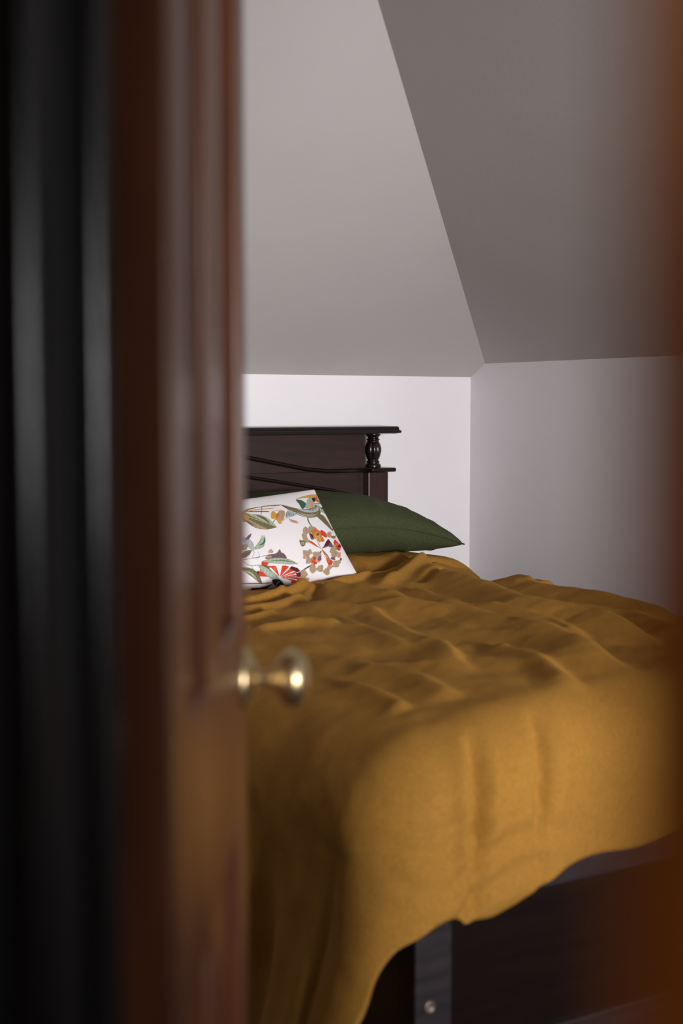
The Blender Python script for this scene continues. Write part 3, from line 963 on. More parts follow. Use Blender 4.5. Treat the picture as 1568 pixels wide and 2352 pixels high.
(2,"973 1463 998 1403 1028 1350 1058 1300 1089 1250 1120 1199 1151 1149 1183 1101 1218 1059 1207 1148 1191 1228 1170 1298 1143 1357 1110 1402 1070 1434 1024 1454"),
(4,"918 1405 922 1322 931 1250 947 1187 968 1135 995 1094 1028 1063 1065 1040 1108 1025 1083 1072 1057 1115 1032 1160 1007 1206 984 1254 962 1305 941 1356"),
(12,"1053 1421 1067 1384 1082 1350 1096 1316 1111 1280 1124 1243 1136 1205 1148 1167 1162 1131 1160 1186 1156 1236 1148 1282 1137 1322 1121 1355 1102 1382 1079 1404"),
(2,"912 1480 930 1445 957 1398 988 1348 1019 1303 1050 1264 1082 1225 1113 1189 1140 1156 1164 1125 1185 1095 1203 1071 1217 1056 1220 1062 1209 1082 1192 1108 1171 1139 1147 1170 1119 1203 1088 1240 1056 1278 1026 1318 995 1363 964 1413 936 1457 916 1488"),
(7,"964 1359 957 1345 947 1334 938 1322 931 1309 924 1295 916 1284 906 1275 896 1269 887 1268 881 1276 876 1289 872 1302 869 1315 867 1328 866 1342 867 1357 871 1373 874 1390 878 1410 882 1431 888 1448 897 1459 908 1466 918 1470 926 1470 933 1467 941 1464 949 1463 958 1462 964 1457 968 1445 970 1430 971 1413 971 1395 969 1376"),
(4,"965 1481 962 1473 958 1466 953 1459 947 1454 941 1449 935 1447 929 1448 924 1450 918 1453 913 1455 908 1458 903 1461 897 1466 892 1472 890 1479 891 1488 895 1497 899 1505 902 1513 905 1520 909 1526 914 1531 920 1535 925 1539 932 1542 939 1545 945 1545 950 1542 955 1536 959 1529 960 1522 960 1513 960 1505 962 1497 964 1489"),
(12,"876 1420 883 1373 892 1329 904 1290 917 1255 933 1223 951 1196 971 1171 993 1151 979 1185 964 1218 949 1251 934 1284 919 1318 905 1352 891 1387"),
(0,"755 969 761 918 771 871 782 825 793 780 804 735 815 690 827 647 843 607 857 676 865 740 867 798 860 848 845 890 822 924 792 950"),
(3,"755 969 762 919 773 874 785 829 796 784 807 738 817 693 828 648 843 607 856 675 862 738 863 795 857 845 842 887 819 921 791 949"),
(0,"798 879 814 880 830 886 844 894 857 907 869 924 880 946 890 971 899 1000 884 993 870 982 857 970 844 956 831 939 819 921 808 902"),
(8,"798 879 814 883 828 889 842 899 855 913 868 929 879 950 890 973 899 1000 885 991 871 978 858 965 845 950 833 934 821 918 809 900"),
(0,"842 664 882 656 919 659 950 672 975 698 993 738 1006 791 1014 857 1018 934 995 898 974 859 953 822 931 787 909 755 885 725 862 696"),
(2,"842 664 882 658 917 662 948 676 972 703 991 742 1004 795 1013 858 1018 934 996 896 975 856 955 818 933 782 911 750 887 722 863 694"),
(1,"906 724 934 724 960 728 982 739 1000 759 1013 789 1022 827 1028 873 1032 925 1023 884 1013 845 1002 811 987 783 970 762 950 746 928 735"),
(0,"711 767 719 733 728 709 738 693 750 686 763 690 777 703 792 724 809 756 800 776 789 789 778 797 766 801 753 800 740 795 726 785"),
(4,"711 767 719 735 728 713 739 699 751 693 764 696 778 707 793 726 809 756 799 774 788 784 777 791 765 795 752 794 739 790 725 783"),
(0,"675 554 698 544 719 541 740 544 759 554 778 570 795 592 812 620 827 657 804 667 783 669 762 666 742 656 724 640 706 617 690 590"),
(10,"675 554 698 546 719 545 739 550 758 560 777 575 794 596 811 623 827 657 805 665 783 665 763 660 743 650 725 634 707 613 690 587"),
(1,"674 544 691 547 708 552 724 560 741 569 757 581 772 595 788 612 803 631 785 628 768 622 751 614 735 604 719 592 703 579 688 563"),
(0,"668 512 684 509 706 506 733 504 760 503 789 502 821 501 854 500 887 501 926 504 968 508 1006 512 1033 517 1033 521 1006 519 968 516 926 512 888 509 854 509 821 509 790 510 761 511 733 513 707 515 684 516 668 516"),
(0,"798 500 805 512 813 529 822 549 830 565 837 580 843 594 848 606 852 615 850 616 846 609 840 597 834 583 827 569 820 552 810 533 802 515 797 502"),
(0,"850 473 859 480 872 492 884 508 893 525 895 546 894 569 891 590 888 605 886 604 888 589 890 567 892 545 890 527 882 512 870 497 858 485 849 475"),
(0,"683 496 689 483 699 464 710 445 721 428 729 414 737 400 747 387 764 376 791 367 828 360 862 355 887 353 887 357 863 362 828 368 793 375 765 384 749 394 740 406 733 419 724 434 714 451 702 470 692 487 685 499"),
(0,"763 379 766 367 771 350 775 331 777 311 774 288 768 262 763 238 759 221 761 220 766 236 772 260 778 287 781 311 779 332 774 352 769 369 765 381"),
(8,"945 467 955 485 973 505 994 519 1015 522 1038 520 1059 519 1075 522 1089 526 1102 535 1116 556 1130 581 1141 593 1144 578 1144 549 1146 525 1155 515 1165 509 1174 496 1182 469 1189 435 1190 407 1183 391 1170 381 1151 378 1122 386 1086 401 1052 414 1024 419 998 421 976 427 960 438 948 452"),
(4,"1061 567 1060 560 1056 554 1052 548 1048 543 1043 539 1038 537 1034 538 1029 540 1024 543 1020 544 1016 545 1012 547 1006 550 1000 554 997 559 998 566 1002 574 1006 581 1008 588 1010 593 1013 598 1016 603 1020 606 1024 610 1029 614 1035 618 1040 619 1045 616 1049 612 1052 606 1053 599 1052 592 1052 585 1055 579 1059 573"),
(11,"1038 577 1037 574 1036 570 1034 567 1032 565 1030 562 1028 561 1026 560 1023 559 1021 560 1019 560 1017 562 1016 564 1014 567 1013 570 1013 573 1012 576 1013 580 1013 584 1014 588 1015 591 1017 594 1019 597 1021 599 1023 601 1025 602 1028 602 1030 602 1032 601 1034 599 1036 597 1037 595 1038 592 1039 588 1039 585 1039 581"),
(4,"1021 468 1019 463 1016 458 1012 455 1006 455 1000 457 994 457 989 453 984 447 980 444 973 445 967 449 962 454 960 460 959 466 958 471 958 476 957 481 957 485 958 490 959 494 961 499 964 505 967 512 971 515 977 513 984 506 990 501 995 499 999 497 1004 495 1009 492 1015 489 1020 485 1022 480 1022 474"),
(5,"1027 121 830 270 790 235 794 180 1021 111"),
(5,"1038 128 923 310 874 300 845 267 1028 122"),
(5,"1056 119 1041 294 1006 304 975 292 1049 119"),
(5,"1071 115 1188 248 1154 276 1109 285 1063 118"),
(5,"1079 108 1268 183 1251 216 1214 236 1073 113"),
(5,"1083 103 1259 119 1261 137 1242 151 1080 106"),
(5,"1084 97 1270 71 1279 86 1265 102 1083 101"),
(9,"1083 93 1299 31 1312 41 1303 56 1084 96"),
(5,"1080 87 1227 15 1247 21 1244 35 1083 91"),
(9,"1260 137 1312 147 1281 208 1219 253 1185 221"),
(9,"1264 67 1326 58 1332 97 1307 138 1248 128"),
(9,"842 237 806 263 772 228 768 180 811 167"),
(6,"1041 209 1032 300 1009 309 990 300 1018 209"),
(5,"897 418 919 416 949 397 968 377 964 359 949 339 946 322 966 312 997 306 1019 299 1028 289 1029 279 1016 275 978 278 928 288 892 307 882 343 886 389"),
(1,"840 377 851 310 868 251 890 199 917 154 948 115 984 83 1024 57 1070 39 1049 89 1027 140 1003 190 977 236 948 278 916 316 880 350"),
(2,"840 377 852 311 870 254 893 203 919 158 950 119 986 86 1025 59 1070 39 1048 88 1025 138 1001 186 975 232 946 274 914 313 879 348"),
(3,"888 279 902 240 918 204 936 171 956 141 978 114 1002 90 1028 69 1057 51 1038 82 1019 113 999 143 979 173 958 202 936 229 913 255"),
(1,"856 364 875 349 894 334 912 317 928 298 942 275 955 250 967 224 979 198 972 233 964 266 954 294 940 318 923 337 903 350 881 358"),
(0,"897 418 944 385 993 360 1043 338 1093 318 1145 301 1197 287 1250 276 1305 272 1262 326 1217 372 1169 407 1120 432 1067 444 1012 445 956 436"),
(2,"897 418 945 387 994 364 1044 343 1094 324 1146 307 1198 291 1250 278 1305 272 1261 324 1216 367 1168 402 1118 426 1066 439 1011 441 955 434"),
(1,"959 400 1002 394 1045 387 1088 378 1130 366 1172 349 1213 329 1253 306 1294 284 1255 314 1216 341 1175 364 1134 382 1091 393 1048 399 1004 401"),
(3,"966 367 999 351 1032 338 1066 325 1100 315 1135 306 1170 299 1205 293 1241 290 1207 304 1173 316 1139 328 1104 338 1070 347 1035 355 1001 362"),
(0,"641 387 662 336 688 289 714 244 741 200 768 157 796 115 825 76 860 44 849 108 837 171 821 229 799 279 770 320 733 350 690 373"),
(10,"641 387 663 337 690 292 716 248 743 204 770 160 797 118 826 78 860 44 848 106 835 168 819 226 796 275 767 316 731 348 689 372"),
(2,"657 331 678 307 700 284 720 260 740 233 757 204 773 173 789 141 805 110 796 151 785 190 772 225 755 256 735 282 712 302 686 318"),
(0,"968 80 987 86 1018 85 1044 80 1060 71 1072 58 1082 43 1095 27 1108 12 1118 4 1118 -1 1112 -4 1101 -5 1086 -5 1066 -4 1046 -1 1028 3 1009 8 995 21 980 39 968 62"),
(9,"742 29 768 27 807 21 844 17 875 18 905 22 931 25 954 30 973 35 981 35 972 26 954 14 937 6 927 3 916 0 893 -1 847 0 790 3 747 7 731 14 730 23"),
(9,"613 118 636 109 668 99 705 89 741 80 776 72 811 64 846 57 879 52 909 47 938 44 963 43 980 43 980 48 962 52 937 55 908 59 878 63 846 69 812 76 776 84 742 92 706 102 669 112 637 120 614 125"),
(0,"906 0 919 2 936 6 956 13 972 21 984 28 995 35 1002 42 1007 48 1004 52 997 49 988 43 978 36 966 29 949 20 929 12 912 5 902 2"),
(3,"1026 2 1026 5 1026 10 1027 18 1030 24 1036 29 1044 32 1053 35 1058 39 1056 43 1049 43 1040 41 1030 37 1022 31 1018 22 1016 13 1017 6 1020 3"),
(9,"1312 133 1329 140 1352 153 1377 170 1402 186 1427 201 1453 215 1479 232 1504 251 1527 276 1548 303 1568 332 1586 361 1604 394 1619 428 1631 460 1638 483 1630 487 1618 466 1604 437 1590 404 1574 374 1557 346 1538 319 1518 293 1497 271 1474 252 1449 237 1423 222 1397 207 1372 190 1346 172 1323 156 1309 142"),
(8,"1326 151 1348 159 1379 172 1413 190 1445 211 1473 235 1501 262 1528 292 1552 325 1575 363 1597 405 1614 445 1627 473 1624 475 1610 448 1591 409 1570 368 1548 331 1524 300 1498 270 1470 243 1442 219 1411 199 1377 181 1346 166 1325 155"),
(4,"1387 79 1383 71 1378 64 1372 60 1365 58 1357 58 1350 60 1344 62 1338 66 1332 69 1322 70 1312 71 1305 74 1303 82 1303 94 1305 104 1307 113 1309 121 1313 128 1316 135 1321 141 1326 147 1332 153 1338 159 1345 163 1354 164 1363 164 1369 160 1372 150 1372 138 1374 126 1378 119 1384 113 1388 106 1389 97 1389 87"),
(5,"1347 23 1348 18 1346 13 1342 8 1339 6 1334 5 1328 4 1320 4 1310 6 1301 7 1294 8 1287 8 1279 8 1269 11 1256 13 1248 16 1249 22 1253 28 1257 35 1259 41 1260 46 1261 51 1265 55 1270 58 1276 62 1282 67 1290 72 1297 74 1306 71 1314 66 1320 59 1322 52 1321 44 1323 37 1331 32 1341 27"),
(4,"1409 21 1405 19 1399 18 1395 17 1393 15 1394 12 1393 10 1389 8 1385 7 1380 7 1374 8 1369 11 1364 14 1360 16 1356 18 1353 20 1352 23 1352 25 1351 28 1347 33 1344 37 1343 41 1347 43 1354 43 1360 43 1366 42 1370 40 1375 39 1380 39 1385 40 1390 40 1395 38 1399 34 1402 31 1406 28 1409 24"),
(5,"1212 35 1230 32 1252 24 1266 16 1266 10 1259 5 1247 3 1228 4 1205 6 1190 11 1190 19 1199 29"),
(4,"1371 46 1370 42 1368 39 1365 36 1361 34 1355 33 1350 32 1343 32 1336 33 1329 34 1323 35 1316 37 1310 38 1302 41 1295 43 1290 46 1289 50 1290 54 1292 58 1293 61 1295 64 1297 67 1301 69 1306 71 1311 73 1317 74 1324 75 1330 75 1337 74 1344 71 1350 68 1354 64 1356 60 1358 56 1363 53 1368 49"),
(4,"1640 957 1638 941 1633 924 1626 907 1616 894 1603 882 1591 872 1581 866 1572 863 1561 857 1546 842 1531 824 1518 815 1511 822 1507 838 1505 854 1504 867 1504 881 1506 894 1508 907 1511 920 1515 934 1520 949 1526 965 1534 981 1546 997 1560 1012 1572 1019 1580 1012 1586 996 1594 985 1604 985 1616 989 1626 989 1633 982 1638 971"),
(4,"1701 967 1696 956 1690 946 1682 938 1674 934 1664 933 1654 929 1645 921 1636 911 1627 905 1618 905 1609 909 1602 916 1599 924 1598 934 1598 944 1597 953 1598 961 1599 970 1602 979 1606 988 1610 997 1617 1009 1624 1021 1632 1029 1641 1028 1650 1022 1660 1017 1667 1015 1674 1013 1681 1011 1689 1007 1697 1003 1702 997 1704 988 1703 977"),
(4,"1533 799 1527 788 1519 779 1512 770 1507 758 1502 746 1497 735 1490 725 1482 717 1476 714 1472 719 1470 730 1468 741 1466 750 1465 759 1465 769 1466 780 1469 792 1471 805 1473 821 1475 838 1479 852 1486 861 1494 867 1501 871 1507 870 1511 868 1516 866 1522 868 1529 871 1534 870 1537 863 1538 852 1539 840 1538 827 1537 812"),
(4,"1544 713 1541 702 1535 691 1528 681 1521 672 1513 664 1505 660 1498 661 1491 665 1484 668 1478 669 1471 669 1465 671 1456 674 1446 678 1441 685 1445 696 1453 709 1460 722 1464 732 1467 741 1471 749 1477 756 1483 763 1490 770 1498 778 1508 786 1516 790 1523 787 1530 780 1534 771 1533 760 1530 748 1529 737 1534 728 1540 721"),
(10,"1417 727 1425 734 1436 730 1447 723 1461 718 1475 709 1483 695 1480 670 1471 640 1460 616 1447 601 1433 592 1421 591 1414 598 1410 614 1408 634 1408 665 1411 701"),
(4,"1461 655 1459 649 1457 643 1454 637 1451 633 1447 628 1444 625 1440 623 1436 622 1433 622 1430 623 1427 625 1425 628 1423 632 1421 636 1421 642 1421 648 1421 654 1423 660 1424 666 1427 673 1430 678 1433 683 1436 687 1440 691 1444 693 1447 694 1451 694 1454 693 1457 691 1459 688 1461 684 1462 679 1463 674 1463 668 1462 661"),
(6,"1739 796 1727 778 1713 762 1700 752 1688 751 1677 757 1664 758 1649 747 1632 733 1619 727 1609 734 1601 750 1597 768 1598 786 1603 808 1609 828 1614 846 1619 863 1625 879 1634 895 1644 911 1655 926 1669 947 1685 968 1699 978 1709 969 1716 948 1723 930 1730 920 1737 912 1743 902 1751 889 1757 875 1760 859 1756 839 1748 816"),
(7,"1710 803 1705 789 1699 774 1692 762 1684 754 1675 749 1667 746 1661 745 1656 747 1650 746 1639 738 1627 727 1619 723 1617 733 1619 751 1622 768 1625 780 1628 793 1632 804 1636 815 1640 826 1645 837 1651 850 1657 863 1665 874 1674 884 1685 893 1692 894 1694 882 1693 863 1693 849 1698 844 1705 843 1710 840 1712 829 1712 816"),
(12,"1706 832 1705 827 1702 822 1699 818 1696 813 1692 810 1688 807 1684 805 1680 803 1676 803 1673 803 1670 805 1667 807 1665 810 1663 814 1662 818 1662 823 1663 828 1664 833 1666 838 1668 843 1671 848 1674 852 1678 856 1682 859 1686 861 1690 862 1694 862 1697 862 1701 861 1703 858 1705 855 1707 852 1708 847 1708 843 1708 838"),
(6,"1679 922 1678 916 1675 909 1672 903 1668 896 1664 890 1658 884 1652 879 1646 874 1640 871 1634 868 1628 867 1622 866 1617 867 1613 869 1610 872 1608 876 1606 881 1606 887 1607 892 1609 899 1612 905 1616 912 1621 918 1626 924 1632 929 1638 934 1644 937 1651 940 1657 941 1662 942 1667 941 1672 939 1675 936 1677 932 1678 927"),
(5,"1757 929 1770 931 1785 921 1798 906 1807 886 1813 859 1815 833 1809 805 1798 777 1787 761 1776 762 1765 775 1754 791 1745 809 1737 830 1734 853 1738 881 1746 911"),
(8,"1615 809 1615 795 1614 780 1612 766 1609 753 1606 741 1603 731 1599 725 1595 722 1591 720 1587 718 1583 718 1579 720 1575 724 1571 729 1568 738 1567 750 1567 766 1567 781 1568 795 1569 809 1570 822 1572 834 1575 846 1578 856 1582 866 1586 875 1590 880 1595 881 1599 878 1603 873 1605 864 1607 853 1609 842 1612 832 1614 821"),
(0,"1614 812 1613 804 1613 795 1612 787 1611 779 1610 773 1608 767 1606 762 1605 759 1603 757 1601 757 1599 758 1597 760 1595 764 1594 769 1593 776 1592 783 1591 791 1591 799 1591 808 1592 816 1593 825 1594 832 1595 839 1597 845 1598 850 1600 853 1602 855 1604 856 1606 854 1608 852 1610 848 1611 843 1612 836 1613 829 1613 821"),
(7,"1721 717 1714 710 1704 704 1696 698 1692 689 1689 680 1684 671 1677 663 1668 656 1661 653 1657 657 1653 666 1650 675 1648 681 1645 687 1644 694 1645 701 1647 709 1649 718 1648 730 1647 742 1649 752 1656 758 1666 762 1674 764 1680 763 1685 760 1691 758 1698 761 1706 765 1713 766 1717 762 1720 754 1722 746 1723 737 1723 726"),
(6,"1744 717 1741 708 1737 698 1732 689 1726 681 1721 674 1716 669 1712 668 1708 670 1704 672 1700 672 1697 672 1693 673 1688 676 1684 679 1682 685 1685 694 1690 706 1695 717 1698 726 1701 734 1705 742 1709 749 1713 755 1718 761 1724 768 1730 775 1735 779 1739 778 1743 773 1744 766 1743 757 1741 747 1740 738 1741 731 1743 725"),
(12,"1658 753 1659 743 1661 729 1664 715 1665 703 1665 693 1664 683 1664 675 1664 669 1667 670 1669 677 1671 686 1672 696 1672 708 1670 721 1667 735 1664 748 1661 756"),
(4,"1876 810 1869 799 1859 789 1850 780 1841 774 1832 770 1825 768 1820 771 1816 776 1812 782 1808 787 1805 792 1802 799 1800 808 1799 818 1800 829 1806 840 1816 851 1825 862 1832 872 1840 881 1847 888 1855 895 1863 899 1872 903 1881 907 1890 910 1897 909 1901 903 1902 893 1902 883 1898 871 1892 858 1886 846 1883 833 1881 821"),
(4,"1925 772 1921 765 1914 757 1907 752 1900 747 1893 743 1886 742 1881 744 1876 747 1872 751 1867 753 1862 755 1858 758 1852 762 1847 768 1845 774 1848 780 1855 787 1861 793 1865 799 1869 804 1874 809 1879 813 1885 816 1891 819 1899 822 1907 825 1914 826 1920 824 1924 819 1926 813 1925 806 1921 798 1919 790 1921 784 1924 778"),
(10,"1940 802 1937 798 1934 793 1929 789 1924 785 1918 782 1912 779 1905 777 1899 776 1893 776 1887 776 1882 777 1878 779 1874 782 1871 785 1869 788 1869 792 1869 795 1870 799 1872 803 1875 806 1879 809 1884 812 1889 815 1895 817 1901 819 1907 820 1914 821 1920 821 1925 820 1931 820 2004 914 2003 905 1941 813 1942 810 1942 806"),
(9,"1702 586 1732 635 1769 695 1799 732 1813 721 1818 684 1816 649 1810 626 1798 606 1779 587 1743 564 1701 544 1674 535 1671 542 1683 559"),
(5,"1518 691 1527 701 1546 702 1567 687 1592 640 1619 579 1631 542 1618 551 1589 583 1563 617 1543 644 1525 672"),
(10,"1648 531 1647 561 1646 605 1644 650 1644 685 1644 705 1646 717 1647 725 1647 731 1643 730 1641 724 1638 715 1636 701 1636 680 1636 645 1638 600 1641 557 1644 529"),
(6,"1647 532 1633 554 1613 585 1590 617 1572 643 1557 661 1544 674 1533 683 1524 688 1522 684 1529 676 1539 666 1552 653 1567 636 1585 610 1608 578 1629 548 1644 528"),
(10,"1656 532 1670 536 1689 545 1710 556 1728 565 1743 570 1757 573 1769 577 1778 582 1780 591 1772 593 1760 592 1746 588 1730 583 1711 574 1689 563 1670 550 1656 540"),
(5,"1935 690 1934 678 1930 663 1924 649 1919 636 1912 624 1905 614 1898 608 1891 604 1884 600 1878 597 1872 594 1866 593 1859 593 1852 594 1848 599 1848 610 1851 624 1853 637 1855 649 1857 660 1860 670 1864 681 1869 692 1875 702 1882 713 1889 724 1896 731 1904 735 1911 735 1917 732 1920 726 1922 716 1923 708 1928 702 1933 697"),
(5,"1963 641 1964 628 1961 611 1955 595 1946 579 1936 565 1926 551 1920 535 1914 518 1907 504 1897 495 1886 490 1876 489 1869 492 1863 499 1857 507 1852 515 1849 523 1846 532 1844 543 1844 555 1845 568 1846 583 1848 600 1853 614 1862 622 1874 628 1885 634 1895 640 1903 646 1912 651 1923 656 1935 661 1945 663 1953 659 1960 651"),
(6,"1924 648 1924 641 1923 634 1921 626 1918 618 1915 610 1911 603 1907 597 1902 591 1897 586 1892 583 1887 581 1883 580 1879 581 1875 583 1872 586 1870 590 1868 596 1867 602 1867 608 1868 616 1869 623 1872 630 1875 638 1878 645 1882 651 1887 656 1892 661 1897 664 1902 667 1907 668 1911 668 1915 666 1919 663 1921 659 1923 654"),
(0,"1946 602 2004 678 1940 591 1935 585 1931 580 1926 575 1922 572 1918 571 1914 571 1911 572 1907 571 1904 569 1900 569 1895 568 1890 568 1887 570 1889 575 1894 582 1898 588 1901 593 1902 596 1904 600 1907 604 1911 608 1915 612 1920 617 1925 622 1930 626 1934 626 1938 625 1940 623 1939 618 1937 612 1936 607 1939 605 2004 686"),
(4,"1860 521 1854 507 1845 492 1835 479 1826 468 1816 459 1807 453 1800 453 1793 456 1787 460 1781 462 1775 464 1770 468 1764 475 1758 483 1757 493 1761 507 1770 523 1779 538 1786 552 1792 564 1799 575 1807 585 1816 594 1825 602 1835 611 1846 619 1856 623 1862 619 1867 611 1870 601 1868 588 1863 573 1860 558 1860 546 1862 534"),
(8,"1830 602 1827 592 1822 582 1816 573 1810 564 1804 557 1799 552 1794 551 1789 553 1785 555 1780 555 1776 554 1772 555 1766 557 1761 560 1759 566 1761 575 1767 587 1772 598 1776 607 1779 615 1783 623 1787 630 1792 637 1798 643 1804 650 1811 658 1817 661 1822 660 1826 656 1828 650 1828 641 1825 631 1824 622 1826 615 1829 609"),
(4,"1858 416 1851 400 1843 385 1834 373 1824 367 1813 365 1802 360 1792 347 1781 331 1771 321 1761 321 1752 327 1745 336 1743 347 1743 362 1744 376 1744 388 1745 400 1747 413 1751 426 1756 439 1762 453 1770 471 1779 490 1789 502 1799 501 1809 492 1818 485 1826 483 1834 482 1841 479 1850 475 1859 471 1864 462 1865 449 1863 433"),
(11,"1877 380 1872 369 1864 359 1856 350 1849 343 1842 337 1836 334 1832 336 1829 340 1826 344 1823 347 1820 349 1817 352 1813 357 1810 364 1810 372 1815 382 1824 393 1832 404 1838 414 1843 422 1849 430 1855 437 1862 443 1868 448 1876 454 1884 461 1891 463 1894 459 1895 451 1895 442 1891 431 1885 419 1880 408 1879 398 1879 389"),
(4,"1806 471 1803 463 1799 455 1795 447 1790 441 1785 435 1779 430 1773 427 1768 425 1762 424 1757 425 1753 427 1749 430 1746 435 1744 440 1743 447 1742 454 1743 462 1745 470 1748 477 1751 485 1756 493 1760 499 1766 505 1772 510 1777 513 1783 516 1789 517 1794 516 1799 514 1803 511 1806 506 1808 501 1809 494 1809 487 1808 479"),
(8,"1866 310 1864 304 1862 299 1859 294 1856 289 1853 285 1850 282 1847 279 1844 278 1841 277 1839 278 1836 279 1835 281 1833 284 1833 288 1832 293 1833 297 1834 303 1835 308 1837 314 1839 319 1842 324 1844 329 1848 333 1851 336 1854 339 1857 340 1860 341 1862 341 1865 339 1866 337 1868 334 1868 330 1869 326 1868 321 1867 315"),
(4,"1489 453 1486 438 1481 423 1475 412 1467 407 1457 405 1449 400 1441 386 1435 369 1427 358 1418 357 1409 361 1402 369 1398 379 1396 393 1395 407 1394 418 1393 429 1393 440 1394 452 1397 464 1400 477 1404 495 1409 514 1416 526 1424 525 1435 517 1444 510 1451 509 1458 508 1464 507 1473 504 1481 501 1487 494 1490 482 1491 467"),
(4,"1518 473 1516 464 1512 454 1507 445 1502 438 1497 432 1492 428 1487 428 1483 430 1478 432 1474 433 1470 434 1465 435 1460 438 1455 442 1452 448 1454 457 1459 469 1463 479 1466 488 1469 496 1472 503 1476 509 1481 515 1485 521 1491 527 1497 533 1503 536 1508 534 1512 529 1514 522 1514 513 1512 503 1512 494 1514 487 1517 480"),
(11,"1426 386 1424 378 1421 370 1418 363 1414 357 1410 351 1406 348 1402 347 1398 348 1395 349 1391 350 1388 351 1385 353 1382 357 1378 361 1377 367 1378 375 1380 384 1383 393 1385 400 1388 408 1390 414 1394 420 1397 425 1401 430 1406 434 1410 438 1414 440 1418 438 1421 434 1423 429 1424 422 1423 414 1423 407 1424 400 1426 393"),
(4,"1472 302 1467 290 1461 278 1455 269 1448 263 1441 260 1434 258 1429 259 1424 261 1419 263 1410 260 1401 256 1395 257 1393 267 1395 282 1397 297 1400 308 1403 320 1407 330 1411 340 1415 350 1421 360 1426 370 1433 380 1440 388 1448 394 1457 397 1463 396 1464 386 1464 370 1464 357 1468 350 1472 345 1475 338 1476 328 1474 315"),
(4,"1618 397 1611 386 1599 377 1589 368 1583 356 1578 344 1571 334 1561 324 1550 317 1540 315 1532 320 1526 331 1520 342 1515 351 1511 361 1509 371 1509 382 1511 394 1513 407 1513 423 1513 440 1516 454 1526 463 1538 469 1550 472 1559 472 1567 469 1576 467 1586 469 1596 471 1605 470 1611 462 1616 451 1619 439 1621 425 1621 410"),
(6,"1540 312 1537 301 1532 289 1526 278 1520 269 1513 261 1506 257 1500 256 1493 259 1487 262 1481 263 1475 264 1469 266 1462 270 1455 276 1451 283 1453 295 1459 309 1464 322 1467 333 1471 343 1475 352 1480 360 1486 367 1492 374 1500 382 1508 389 1515 393 1522 390 1528 383 1532 374 1532 364 1531 351 1530 340 1533 330 1538 322"),
(5,"1532 257 1529 249 1525 241 1520 236 1515 233 1508 233 1502 231 1496 225 1490 218 1484 213 1478 214 1472 218 1467 223 1464 230 1463 238 1462 246 1461 253 1461 260 1462 266 1463 273 1466 280 1469 287 1473 297 1477 306 1482 312 1489 310 1495 305 1502 300 1507 298 1512 296 1517 294 1522 291 1528 287 1532 281 1533 274 1533 265"),
(12,"1536 340 1535 336 1533 331 1531 327 1528 323 1525 320 1522 318 1519 319 1516 321 1514 322 1511 323 1509 323 1506 323 1502 324 1498 326 1496 328 1497 333 1501 339 1504 344 1505 348 1506 352 1508 355 1510 358 1512 361 1515 363 1518 367 1522 370 1525 372 1528 371 1530 368 1532 364 1532 359 1530 354 1530 350 1532 346 1535 343"),
(11,"1584 303 1582 294 1578 285 1574 278 1569 271 1564 265 1558 261 1553 260 1548 262 1543 264 1538 265 1533 266 1529 268 1523 271 1518 275 1515 281 1517 290 1520 300 1524 310 1527 318 1530 326 1533 333 1537 339 1542 344 1547 349 1553 355 1559 360 1565 362 1570 360 1575 356 1578 349 1579 342 1578 333 1578 324 1580 317 1583 310"),
(4,"1497 172 1493 160 1487 149 1481 140 1475 135 1467 131 1460 130 1455 130 1449 132 1443 134 1435 132 1425 129 1419 130 1417 140 1417 154 1419 168 1421 179 1424 190 1427 201 1431 211 1435 221 1441 230 1446 240 1453 250 1460 257 1468 263 1477 267 1484 265 1486 255 1486 240 1488 228 1492 220 1496 215 1500 208 1500 197 1499 184"),
(4,"1501 144 1499 133 1495 123 1490 116 1484 111 1477 109 1470 105 1464 99 1458 93 1451 89 1444 90 1437 95 1431 101 1427 108 1425 118 1423 127 1422 137 1421 146 1422 155 1424 165 1427 174 1431 184 1435 195 1441 206 1447 212 1454 212 1462 208 1469 204 1475 201 1481 199 1486 195 1492 190 1497 183 1501 175 1503 166 1503 154"),
(4,"1581 122 1576 113 1568 106 1560 100 1552 97 1544 95 1537 95 1531 99 1526 105 1522 112 1517 117 1512 122 1508 129 1504 138 1500 149 1500 159 1505 168 1513 178 1522 186 1528 194 1534 202 1541 208 1548 212 1555 215 1563 216 1572 218 1580 219 1587 216 1592 208 1594 198 1595 187 1592 176 1587 165 1584 154 1583 143 1583 132"),
(8,"1600 321 1596 313 1590 305 1585 298 1579 293 1574 289 1569 287 1566 289 1564 293 1561 297 1558 299 1556 301 1553 304 1550 309 1547 315 1547 322 1551 330 1557 339 1563 348 1568 355 1572 362 1576 368 1580 372 1585 377 1590 380 1595 384 1601 388 1606 389 1609 385 1610 378 1610 370 1607 362 1604 353 1601 344 1600 336 1601 328"),
(10,"1650 530 1663 499 1682 449 1697 403 1704 362 1707 325 1704 315 1690 352 1671 417 1657 472 1650 506 1647 528"),
(7,"1650 530 1656 497 1665 441 1673 393 1678 359 1681 333 1681 327 1672 355 1660 405 1651 450 1648 488 1648 521"),
(5,"1672 360 1685 348 1702 326 1715 303 1725 286 1732 269 1731 249 1714 220 1690 190 1671 175 1663 184 1660 207 1658 233 1657 261 1657 292 1658 318 1661 339 1664 355"),
(6,"1680 338 1688 330 1695 313 1698 294 1693 269 1684 244 1676 232 1672 245 1668 271 1667 296 1670 315 1675 331"),
